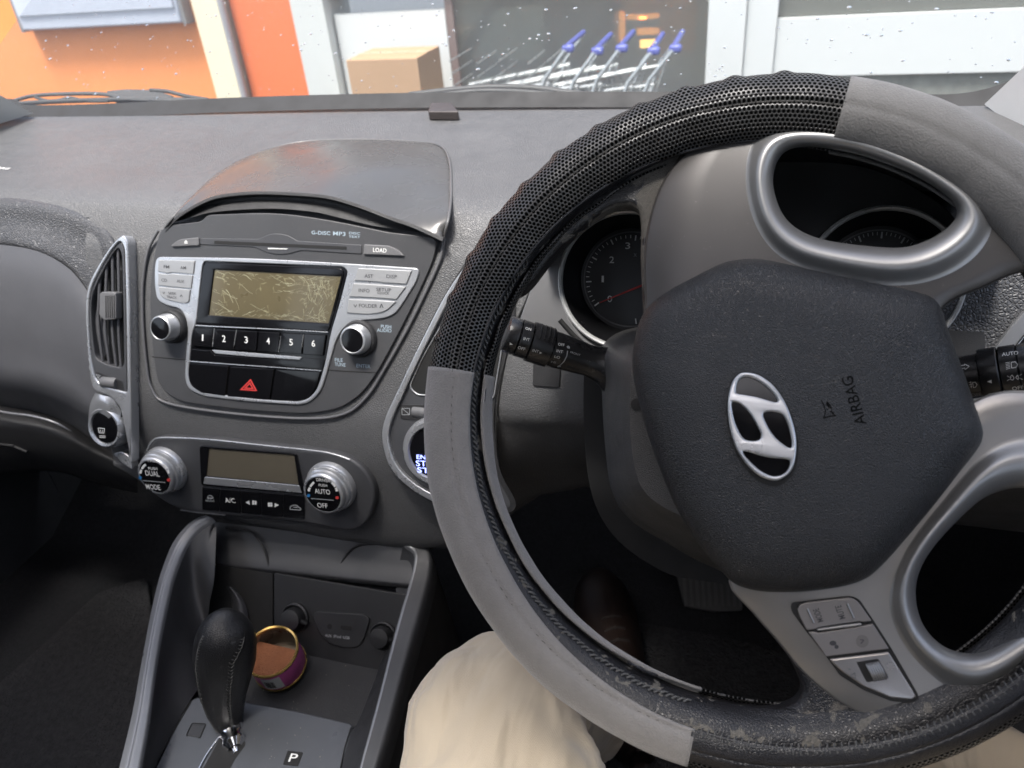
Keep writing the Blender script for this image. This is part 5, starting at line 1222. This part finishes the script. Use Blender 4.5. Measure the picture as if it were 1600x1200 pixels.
o2 = plate('pad_button', pm, LB, WP, rc(Zp([(358, 502), (425, 496), (450, 508), (835, 446), (938, 428), (1082, 652), (700, 700), (520, 722)]), 2, 3), pb - .002, pb + .0016, .0006)
flat('dimple', mat('dimple grey', (.15, .14, .135), .5, metal=.4), o2, WP, circ(*Zp([(842, 583)])[0], 10, n=24), pb + .0018)
marks('arrow_mark', grey_pr, o2, WP, polyl(Zp([(822, 568), (856, 574), (828, 604)]), 1.4), pb + .0020)
marks('phone_mark', grey_pr, o2, WP, [circ(*Zp([(580, 600)])[0], 5.5, 4, 10), circ(*Zp([(612, 632)])[0], 3.4, n=10)], pb + .0018)
plate('silver_bar', lit_bezel_and_silver_m, LB, WP, rc(Zp([(438, 472), (825, 418), (842, 430), (832, 446), (450, 494), (436, 484)]), 1.5), pb - .001, pb + .0024, .0006)
o3 = plate('volume_panel', mat('glossy satin', (.26, .245, .235), .22, metal=.6), LB, WP, rc(Zp([(545, 742), (1080, 678), (1330, 1080, 40), (1285, 1112), (1100, 1094), (855, 992), (665, 862), (580, 785)]), 3, 4), pb - .002, pb + .0016, .001)
flat('roller_slot', vdark_m, o3, WP, rc(Zp([(790, 770), (985, 738), (1078, 905), (882, 952)]), 3), pb + .0018)
ra, rb2 = [WP.p(*q, pb + .0005) for q in Zp([(860, 775), (950, 950)])]
rc1, rc2 = [WP.p(*q, pb + .0005) for q in Zp([(985, 752), (1060, 905)])]
cA = (ra + rc1) / 2; cB = (rb2 + rc2) / 2
b = MB(); axv = (rc1 - ra).normalized(); ln_ = (rc1 - ra).length * .8; mid_ = (cA + cB) / 2
rr_ = (cB - cA).length * .46
for k in range(18):
    a = 2 * pi * k / 18; d = (cB - cA).normalized() * cos(a) + wn_ * sin(a)
ribs = []
dirL = (cB - cA).normalized()
for j in range(6):
    off = axv * (ln_ * (j / 5 - .5)); pts_ = [mid_ + off + dirL * (rr_ * cos(a)) + wn_ * (.0034 * sin(a)) for a in [pi * q / 10 for q in range(11)]]
    b.add(*tube_geo(pts_, .0007, n=6, up=axv))
b.build('roller', lit_bezel_and_silver_m, o3)
marks('volume_mark', grey_pr, o3, WP, polyl(Zp([(722, 838), (734, 826)]), 1) + polyl(Zp([(716, 826), (740, 838)]), 1) + polyl(Zp([(735, 885), (760, 878), (775, 862), (782, 915), (760, 905), (740, 905), (735, 885)]), 1), pb + .0018)
# column shroud behind the wheel
ST = thing('steering_column', 'dark grey steering column shroud behind the airbag cover', 'steering column', WC - wn_ * .12)
def cp_(pts, h): return [WP.p(x, y, h) for x, y in pts]
c0_ = [(938, 545), (940, 600), (944, 680), (955, 765), (985, 812), (1045, 850), (1110, 885), (1200, 910), (1400, 860), (1460, 600), (1400, 520), (1200, 500), (1000, 510)]
c1_ = [(950, 548), (948, 600), (950, 680), (962, 760), (990, 802), (1045, 836), (1110, 868), (1200, 890), (1390, 850), (1440, 600), (1390, 530), (1200, 510), (1010, 525)]
c2_ = [(978, 560), (972, 610), (974, 690), (985, 760), (1012, 795), (1060, 820), (1120, 850), (1200, 870), (1370, 830), (1410, 610), (1370, 550), (1200, 530), (1030, 545)]
c3_ = [(992, 570), (984, 620), (986, 690), (998, 752), (1024, 784), (1068, 808), (1120, 835), (1200, 850), (1350, 810), (1390, 620), (1350, 560), (1200, 540), (1040, 560)]
rws = [cp_(cr(c, 5), h) for c, h in ((c0_, -.15), (c1_, -.11), (c2_, -.065), (c3_, -.052))]
vs, fs = grid_geo(rws, closed_u=True); n_ = len(rws[0]); fs.append(tuple(range(3 * n_, 4 * n_)))
mk('shroud', vs, fs, mat('column shroud plastic', (.050, .049, .048), .42, grain=900, gs=.5, dust=.012), ST, smooth=50)
flat('screw_recess', vdark_m, ST, WP, circ(995, 632, 9.5, n=24), -.0505)
# ------------------------------------------------------------------ instrument cluster
GP = PL(W(975, 437, Y=.552), lean(24))
IC = thing('instrument_cluster', 'instrument cluster with two chrome ringed gauges behind the steering wheel', 'instrument cluster', GP.p(1170, 560, -.02))
def wc(pl, c, r, h=0, n=64):
    a, b_ = c; return [PJ(pl.at(a + r * cos(2 * pi * i / n), b_ + r * sin(2 * pi * i / n), h)) for i in range(n)]
cL = GP.l(978, 438); cR = GP.l(1378, 442); gr = .0525
hl_ = wc(GP, cL, gr, .0); hr_ = wc(GP, cR, gr * 1.0, .0)
plate('bezel', dark_m, IC, GP, [rc([(862, 385, 20), (905, 300, 60), (1020, 262, 60), (1200, 240, 60), (1380, 262, 60), (1490, 330, 40), (1540, 430), (1540, 620), (1000, 620), (930, 560), (850, 500)], 10, 5), hl_, hr_], -.02, .0, .001)
plate('side_panel', mat('cluster side grey', (.135, .135, .137), .42, grain=1600, gs=.2, dust=.01), IC, GP, cr([(845, 412), (868, 386), (884, 362), (898, 342), (885, 375), (877, 410), (875, 440), (880, 475), (895, 508), (920, 535), (955, 553), (990, 560), (990, 600), (930, 590), (860, 548), (806, 528), (812, 500), (826, 460)], 3), -.03, .0025, .0012)
tube('panel_gap', vdark_m, IC, [GP.p(x, y, .002) for x, y in cr([(875, 500), (905, 532), (940, 556), (965, 570)], 5, False)], .0022, n=8)
face_m = mat('gauge black', (.008, .008, .009), .35)
FD = -.026
for (c_, nm) in ((cL, 'rev counter at the left of the cluster'), (cR, 'speedometer at the right of the cluster')):
    o_ = GP.at(c_[0], c_[1], 0)
    k_ = 0
    g_ = mk('gauge', *lathe_geo(o_, GP.n, [(gr * .985, .0), (gr * .93, -.006), (gr * .80, FD + .002), (gr * .78, FD)], 72), face_m, IC); g_['label'] = nm
    mk('gauge_ring', *lathe_geo(o_, GP.n, [(gr * 1.03, -.001), (gr * 1.03, .0022), (gr * 1.005, .0036), (gr * .975, .0026), (gr * .96, 0)], 72), mat('gauge ring paint', (.55, .55, .54), .3, metal=.2), g_)
    mk('gauge_face', *lathe_geo(o_, GP.n, [(gr * .80, FD), (gr * .6, FD + .0003), (0, FD + .0003)], 60), face_m, g_)
    mk('scale_ring', *lathe_geo(o_, GP.n, [(gr * .735, FD + .0003), (gr * .735, FD + .0012), (gr * .715, FD + .0012), (gr * .715, FD + .0003)], 72), mat('scale ring grey', (.10, .10, .105), .4), g_)
    if c_ is cR:
        b = MB()
        for q in range(0, 51):
            a = radians(216 - 252 * q / 50); big = q % 5 == 0; u_ = GP.u * cos(a) + GP.v * sin(a); tt = GP.n.cross(u_); r0_, r1_ = gr * .70, gr * (.61 if big else .655); w_ = .0006 if big else .0003; oo = o_ + GP.n * (FD + .0006)
            b.add([oo + u_ * r0_ - tt * w_, oo + u_ * r0_ + tt * w_, oo + u_ * r1_ + tt * w_, oo + u_ * r1_ - tt * w_], [(0, 1, 2, 3)])
        b.build('scale_ticks', dim_pr, g_)
    if c_ is cL:
        ce = V(PJ(GP.at(c_[0], c_[1], FD)))
        b = MB(); PXR = (V(PJ(GP.at(c_[0] - gr * .70, c_[1], FD))) - ce).length
        for q in range(0, 46):
            a = radians(216 - 33.2 * q / 5); big = q % 5 == 0; r0_, r1_ = PXR, PXR * (.88 if big else .93)
            p0, p1 = (ce.x + r0_ * cos(a), ce.y - r0_ * sin(a)), (ce.x + r1_ * cos(a), ce.y - r1_ * sin(a))
            b.add(*plate_geo(GP, [line(p0, p1, 2.0 if big else 1.0)], FD + .0004, FD + .0006, 0))
        b.build('scale_ticks', white_m, g_)
        for s_, x, y in (('0', 949, 472), ('1', 940, 441), ('2', 952, 411), ('3', 977, 389), ('4', 1012, 380)): text(s_, white_m, g_, GP, (x, y), (x + 7.5 - (4 if s_ == '1' else 0), y), 10, FD + .0006, name='numeral')
        text('x', dim_pr, g_, GP, (990, 401), (995, 401), 5, FD + .0006)
        tube('needle', red_m, g_, [GP.p(937, 473, FD + .004), GP.p(1003, 446, FD + .006)], [.0004, .0009], n=6)
mk('needle', *tube_geo([GP.at(cR[0] - .025, cR[1] - .02, FD + .004), GP.at(cR[0], cR[1], FD + .006)], [.0004, .0009], n=6), red_m, IC)
fa = [(852, 420, .535), (866, 360, .525), (897, 312, .515), (950, 266, .505), (1030, 228, .50), (1150, 205, .495), (1300, 205, .495), (1420, 238, .50), (1500, 290, .505), (1550, 350, .515), (1572, 430, .53)]
ba = [(858, 412, .575), (872, 372, .575), (905, 330, .58), (960, 296, .585), (1040, 272, .59), (1150, 258, .592), (1300, 256, .592), (1420, 274, .59), (1490, 320, .585), (1535, 370, .58), (1555, 430, .575)]
FA = [W(x, y, Y=Y) for x, y, Y in fa]; BA = [W(x, y, Y=Y) for x, y, Y in ba]
loft('cluster_hood', dark_m, IC, [BA, [a * .5 + c * .5 for a, c in zip(FA, BA)], FA], 5, 4, smooth=180)
BK = [V((p.x, .72, Z(-.2475))) for p in BA]
loft('hood_top', dash_m, IC, [[p + V((0, -.001, .002)) for p in FA], [p + V((0, .004, .008)) if 2 < i < 8 else p + V((0, .004, .003)) for i, p in enumerate(FA)], [(a * .5 + c * .5) + V((0, 0, .006 if 2 < i < 8 else 0)) for i, (a, c) in enumerate(zip(FA, BK))], BK], 5, 4, smooth=180)
# textured dash right of the cluster, and the driver's outer vent
RP_ = PL(W(1530, 500, Y=.545), lean(20))
o = plate('outer_panel', tex_m, D, RP_, rc([(1440, 380), (1800, 300), (1820, 760), (1440, 760)], 6), -.05, 0, .004)
VO = thing('air_vent', 'silver trimmed air vent at the far right edge, above the light stalk', 'air vent', RP_.p(1610, 640, 0), 'dashboard air vents')
plate('silver_frame', rail_m, VO, RP_, [rc(Zg([(458, 578), (560, 440), (660, 330), (1000, 200), (1000, 800), (470, 700)]), 3), rc(Zg([(560, 600), (640, 500), (760, 400), (980, 300), (980, 760), (560, 700)]), 3)], 0, .004, .0012)
flat('duct', vdark_m, VO, RP_, rc(Zg([(560, 600), (640, 500), (760, 400), (980, 300), (980, 760), (560, 700)]), 3), .001)
tube('chrome_line', chrome_m, VO, [RP_.p(*q, .004) for q in Zg([(560, 602), (640, 502), (760, 402)])], .0012, n=8)
SB = thing('switch_panel', 'pale grey switch panel just below the light stalk', 'switch', RP_.p(1590, 660, 0))
plate('panel', mat('pale switch grey', (.32, .335, .35), .35, metal=.4), SB, RP_, rc(Zg([(320, 905), (480, 880), (900, 850), (900, 1050), (450, 1062), (385, 1000)]), 4), 0, .006, .002)
flat('slit', vdark_m, SB, RP_, Zg([(440, 916), (640, 942), (640, 948), (520, 932)]), .0063); flat('slit', vdark_m, SB, RP_, Zg([(520, 1026), (640, 1030), (640, 1034)]), .0063)
o = plate('switch_button', pm, SB, RP_, rc(Zg([(555, 962), (625, 958), (628, 1004), (558, 1002)]), 1.5), .006, .0075, .0005)
marks('switch_icon', grey_pr, o, RP_, polyl(Zg([(565, 970), (612, 968), (612, 996), (565, 996), (565, 970), (612, 996)]), 1) , .0077)
# ------------------------------------------------------------------ stalks
def stalk(name, lab, axis, prof, m):
    """axis: pixel points with depth, prof: (t along axis 0..1, radius)"""
    P0, P1 = W(*axis[0][:2], Y=axis[0][2]), W(*axis[1][:2], Y=axis[1][2]); ax = P1 - P0; Ln = ax.length; ax.normalize()
    t = thing(name, lab, 'control stalk', P0)
    return t, P0, ax, Ln
def cyl_text(s, m, par, P0, ax, rad, p0, p1, cap, name='lettering'):
    mid = W((p0[0] + p1[0]) / 2, (p0[1] + p1[1]) / 2, d=.6)
    tc_ = CAM - P0; nrm = (tc_ - ax * tc_.dot(ax)).normalized(); pl = PL(P0 + nrm * rad, nrm); side = ax.cross(nrm)
    o = text(s, m, par, pl, p0, p1, cap, 0.0003, name) if isinstance(s, str) else marks(name, m, par, pl, s, .0003)
    off = par_world(par)
    for v in o.data.vertices:
        q = V(v.co) + off - P0; a = q.dot(ax); d_ = q.dot(side); d_ = max(-rad * .98, min(rad * .98, d_)); hn = q.dot(nrm) - rad
        v.co = P0 + ax * a + side * d_ + nrm * (math.sqrt(rad * rad - d_ * d_) + hn + .0002) - off
    return o
st_m = mat('stalk black plastic', (.014, .014, .015), .27, grain=1500, gs=.1, dust=.008)
WSK, P0, ax, Ln = stalk('wiper_stalk', 'black wiper stalk sticking out to the left of the steering column', [(976, 582, .500), (788, 520, .478)], None, st_m)
rr = .0138
b = lathe('stalk_body', st_m, WSK, P0, ax, [(rr * 1.55, -.004), (rr * 1.6, .004), (rr * 1.35, .010), (rr * 1.0, .020), (rr * .86, .030), (rr * .92, .040), (rr * .98, Ln * .55), (rr * .98, Ln * .62)], 40)
lathe('adjuster_ring', st_m, WSK, P0, ax, [(rr * .9, Ln * .625), (rr * 1.1, Ln * .63), (rr * 1.1, Ln * .79), (rr * .9, Ln * .795)], 40)
lathe('twist_ring', st_m, WSK, P0, ax, [(rr * .9, Ln * .80), (rr * 1.02, Ln * .805), (rr * 1.02, Ln * .885), (rr * .9, Ln * .89)], 40)
lathe('end_cap', st_m, WSK, P0, ax, [(rr * .9, Ln * .895), (rr * 1.0, Ln * .90), (rr * 1.0, Ln * .965), (rr * .93, Ln * .985), (rr * .7, Ln * 1.0), (0, Ln * 1.0)], 40)
lathe('boot', mat('rubber boot', (.012, .012, .012), .5), WSK, P0, ax, [(rr * 1.9, -.012), (rr * 1.95, -.004), (rr * 1.7, .002), (rr * 1.5, .004)], 40)
b = MB(); side = V((0, 0, 1)) - ax * ax.z; side.normalize(); oth = ax.cross(side)
for k in range(14):
    for j in range(4):
        a = radians(-10 + 4.4 * k); d = side * cos(a) + oth * sin(a) * -1; c_ = P0 + ax * (Ln * (.645 + .035 * j)) + d * rr * 1.1
        b.add(*tube_geo([c_, c_ + d * .0008], [.0007, .0003], n=5))
b.build('knurling', st_m, WSK)
ct = lambda s, m, a, c, cap, r_=1.0: cyl_text(s, m, WSK, P0, ax, rr * r_, *Zs([a, c]), cap / 8)
ct('ON', white_m, (330, 278), (402, 298), 32, 1.03); ct('INT', white_m, (300, 408), (378, 428), 36, 1.03); ct('OFF', white_m, (232, 520), (325, 546), 36, 1.03)
ct('INT', white_m, (415, 555), (492, 575), 34, 1.11); ct([Zs([(508, 556), (508, 584), (538, 574)])], white_m, None, None, 8, 1.11) if False else cyl_text([Zs([(508, 556), (508, 584), (538, 574)])], white_m, WSK, P0, ax, rr * 1.11, (0, 0), (1, 1), 1, 'arrow_mark')
ct('OFF', white_m, (735, 478), (815, 492), 34); ct('INT', white_m, (712, 560), (792, 576), 34); ct('LO', white_m, (690, 632), (758, 648), 32); ct('HI', dim_pr, (660, 698), (715, 708), 26)
ct('FRONT', dim_pr, (885, 572), (1010, 612), 24)
cyl_text([Zs([(650, 415), (705, 425), (660, 510), (625, 500)]), Zs([(622, 510), (655, 520), (625, 590), (592, 585)]), Zs([(580, 600), (600, 602), (548, 682), (535, 678)])], mat('stalk grey print', (.45, .50, .52), .5), WSK, P0, ax, rr * 1.0, (0, 0), (1, 1), 1, 'speed_marks')
cyl_text(polyl(Zs([(855, 545), (845, 610), (815, 680), (772, 735)]), 1.5) + [Zs([(745, 742), (775, 725), (790, 755), (750, 760)])] + [Zs([(845, 490), (868, 480), (888, 498), (880, 520), (852, 512)])], dim_pr, WSK, P0, ax, rr * 1.0, (0, 0), (1, 1), 1, 'arrow_mark')
cyl_text([Zs([(135, 440), (175, 468), (135, 472)])], white_m, WSK, P0, ax, rr * 1.01, (0, 0), (1, 1), 1, 'arrow_mark')
LS, P0, ax, Ln = stalk('light_stalk', 'black light stalk with AUTO ring, right of the airbag cover', [(1420, 600, .480), (1760, 555, .462)], None, st_m)
def tpos(px):
    best = 0
    for i in range(200):
        if PJ(P0 + ax * (Ln * i / 199))[0] <= px: best = Ln * i / 199
    return best
r1 = 33 * depth(P0 + ax * tpos(1520)) / FPX; r2 = 40 * depth(P0 + ax * tpos(1550)) / FPX
lathe('stalk_body', st_m, LS, P0, ax, [(r1 * 1.3, -.01), (r1 * 1.1, .004), (r1 * .95, .016), (r1, tpos(1531))], 44)
lathe('fixed_ring', st_m, LS, P0, ax, [(r1 * .9, tpos(1531)), (r2 * .97, tpos(1533)), (r2, tpos(1536)), (r2, tpos(1562)), (r2 * .97, tpos(1564))], 44)
lathe('twist_ring', st_m, LS, P0, ax, [(r2 * .9, tpos(1565)), (r2 * .985, tpos(1566)), (r2 * .985, tpos(1592)), (r2 * .9, tpos(1593))], 44)
lathe('end_cap', st_m, LS, P0, ax, [(r2 * .9, tpos(1594)), (r2 * .97, tpos(1596)), (r2 * .97, tpos(1640)), (r2 * .7, tpos(1650)), (0, tpos(1651))], 44)
cl = lambda s, a, c, cap, r_, nm='lettering': cyl_text(s, white_m, LS, P0, ax, r_, *Zg([a, c]), cap / 4, nm)
cl('AUTO', (500, 626), (604, 614), 26, r2); cl('OFF', (566, 842), (638, 830), 26, r2); cyl_text('OFF', dim_pr, LS, P0, ax, r1, *Zg([(305, 884), (368, 876)]), 6)
zz = lambda polys, r_, nm: cyl_text(polys, white_m, LS, P0, ax, r_, (0, 0), (1, 1), 1, nm)
zz(polyl(Zg([(240, 685), (268, 682), (266, 674), (296, 690), (272, 710), (270, 700), (242, 706), (240, 685)]), .9), r1, 'arrow_icon')
zz(polyl(Zg([(318, 790), (334, 788), (346, 804), (336, 820), (322, 824), (318, 790)]), .9) + polyl(Zg([(294, 792), (312, 788)]), .8) + polyl(Zg([(296, 806), (314, 802)]), .8) + polyl(Zg([(298, 820), (316, 816)]), .8) + polyl(Zg([(306, 784), (310, 826)]), .8), r1, 'fog_lamp_icon')
zz([Zg([(408, 786), (436, 774), (438, 796)])], r2, 'arrow_mark')
zz(polyl(Zg([(560, 664), (584, 660), (600, 678), (590, 696), (562, 700), (560, 664)]), 1.1) + [ln for k in range(5) for ln in polyl(Zg([(524 + k, 668 + k * 10), (550 + k, 664 + k * 9)]), .8)], r2, 'headlamp_icon')
zz(polyl(Zg([(556, 752), (566, 744), (578, 762), (570, 776), (556, 772), (556, 752)]), 1) + polyl(Zg([(588, 760), (600, 744), (608, 764), (602, 772), (588, 760)]), 1) + polyl(Zg([(534, 750), (550, 758)]), .8) + polyl(Zg([(534, 780), (550, 770)]), .8) + polyl(Zg([(610, 748), (626, 738)]), .8) + polyl(Zg([(612, 764), (630, 772)]), .8), r2, 'side_lamp_icon')
# ------------------------------------------------------------------ pedal and footwell
BP = PL(W(1105, 918, Y=.80), V((0, -.72, .69)))
PD = thing('brake_pedal', 'ribbed black brake pedal in the footwell below the steering column', 'pedal', BP.p(1105, 918, -.02))
plate('pedal_pad', mat('pedal rubber', (.05, .048, .046), .6, dust=.02), PD, BP, rc([(1053, 888, 10), (1090, 882), (1150, 886, 10), (1162, 955, 8), (1115, 957), (1068, 949, 12)], 5), -.010, 0, .003)
b = MB()
for k in range(10): x = 1066 + k * 9.6; b.add(*plate_geo(BP, [rc([(x, 893), (x + 4.6, 893), (x + 7.6, 948), (x + 3, 948)], 1, 2)], -.001, .0032, .0008))
b.build('pedal_ribs', mat('pedal rib rubber', (.075, .073, .07), .6, dust=.02), PD)
tube('pedal_arm', dark_m, PD, [BP.p(1120, 925, -.01), BP.p(1120, 900, -.05), V((BP.p(1120, 900, 0).x, .95, Z(-.55)))], .009, n=10)
def footmat(name, pts, lab):
    FM = PL(V((0, 0, Z(-.925))), V((0, 0, 1)))
    o = plate(name, mat('floor mat pile', (.036, .036, .038), .95, spec=.1, grain=260, gs=1, gtype='N', gd=.006, var=.6, vscale=110, dust=.004), None, FM, pts, -.004, .006, .003); tag(o, lab, 'floor mat')
footmat('floor_mat', rc([(-500, 1500), (-80, 1130), (0, 1065), (60, 1012), (110, 965), (152, 925), (230, 900), (300, 1500)], 12), 'black carpet mat in the passenger footwell left of the console')
footmat('floor_mat', rc([(690, 1500), (800, 1050), (900, 985), (1000, 962), (1200, 1010), (1480, 1100), (1500, 1500)], 16), 'black carpet mat in the driver footwell under the pedals')
# ------------------------------------------------------------------ the driver's legs
PE = thing('person', 'person in beige cotton trousers and brown shoes sitting in the driver seat, left knee raised', 'person', V((0, .1, Z(-.93))))
def leg_mesh():
    K = W(768, 1066, d=.60); K2 = W(1690, 1300, d=.66)
    vsn = [(V((.05, -.16, Z(-.56))), .12), (V((-.06, -.10, Z(-.56))), .095), (K * .35 + V((-.04, -.02, Z(-.55))) * .65, .096), (K * .70 + V((-.02, -.02, Z(-.55))) * .30, .088), (K, .058), (V((-.150, .44, Z(-.66))), .052), (V((-.135, .52, Z(-.80))), .047), (V((-.13, .56, Z(-.87))), .046),
           (V((.16, -.10, Z(-.56))), .095), (K2 * .5 + V((.17, -.05, Z(-.56))) * .5, .085), (K2, .062), (V((.20, .50, Z(-.70))), .05), (V((.17, .60, Z(-.86))), .045)]
    ed = [(0, 1), (1, 2), (2, 3), (3, 4), (4, 5), (5, 6), (6, 7), (0, 8), (8, 9), (9, 10), (10, 11), (11, 12)]
    me = bpy.data.meshes.new('trousers'); base = V(PE.location)
    me.from_pydata([v - base for v, r in vsn], ed, []); o = bpy.data.objects.new('trousers', me); C.objects.link(o); o.parent = PE
    o.modifiers.new('skin', 'SKIN')
    for i, (v, r) in enumerate(vsn):
        sv = me.skin_vertices[0].data[i]; sv.radius = (r, r); sv.use_root = (i == 0)
    o.modifiers['skin'].use_smooth_shade = True
    s_ = o.modifiers.new('sub', 'SUBSURF'); s_.levels = s_.render_levels = 4
    tx_ = bpy.data.textures.new('folds', 'CLOUDS'); tx_.noise_scale = .09; tx_.noise_depth = 2
    dm = o.modifiers.new('folds', 'DISPLACE'); dm.texture = tx_; dm.strength = .026; dm.mid_level = .5
    tx2 = bpy.data.textures.new('creases', 'MUSGRAVE'); tx2.noise_scale = .05; tx2.musgrave_type = 'RIDGED_MULTIFRACTAL'
    d2 = o.modifiers.new('creases', 'DISPLACE'); d2.texture = tx2; d2.strength = .004; d2.mid_level = .5
    o.data.materials.append(trouser_m)
    dg = bpy.context.evaluated_depsgraph_get(); me2 = bpy.data.meshes.new_from_object(o.evaluated_get(dg))
    for p in me2.polygons: p.use_smooth = True
    o.modifiers.clear(); o.data = me2; me2.name = 'trousers'
    return o
leg_mesh()
def shoe(toe, heel, lab):
    ax = toe - heel; Ln = ax.length; ax.normalize(); sd_ = ax.cross(V((0, 0, 1))).normalized(); rows = []
    for t, hw, ht in ((0, .012, .03), (.03, .028, .06), (.12, .036, .075), (.3, .036, .08), (.45, .038, .07), (.62, .044, .055), (.78, .046, .046), (.9, .038, .038), (.97, .024, .028), (1, .008, .014)):
        c_ = heel + ax * (Ln * t); rows.append([c_ + sd_ * (hw * cos(a)) + V((0, 0, max(0, sin(a)) * ht + min(0, sin(a)) * .008)) for a in [2 * pi * k / 24 for k in range(24)]])
    vs, fs = grid_geo(rows, closed_u=True); fs.append(tuple(range(24))); fs.append(tuple(9 * 24 + k for k in range(24)))
    o = mk('shoe', vs, fs, mat('brown shoe leather', (.016, .009, .007), .4, grain=300, gs=.2, dust=.004), PE, smooth=180)
    md = o.modifiers.new('sub', 'SUBSURF'); md.levels = md.render_levels = 1
    b = MB()
    for t in (.42, .5, .58):
        c_ = heel + ax * (Ln * t); ht = .08 - (t - .3) * .08
        b.add(*tube_geo([c_ + sd_ * (.03 * cos(a)) + V((0, 0, sin(a) * ht + .002)) for a in [radians(q) for q in (50, 70, 90, 110, 130)]], .0025, n=6))
    b.build('laces', mat('dark lace', (.016, .010, .008), .8), o)
toe = W(930, 898, z=-.885); heel = W(978, 1100, z=-.905); heel = toe + (heel - toe).normalized() * .29
shoe(toe, heel, '')
plate('shoe_tag', mat('pink fabric tag', (.45, .02, .07), .6), PE, PL(W(976, 1022, z=-.84), V((0, -.3, .95))), rc([(966, 1014), (984, 1020), (982, 1030), (968, 1024)], 2), -.002, .001, .0005)
shoe(V((.17, .86, Z(-.89))), V((.17, .58, Z(-.905))), '')
# a few crumbs of litter and fluff
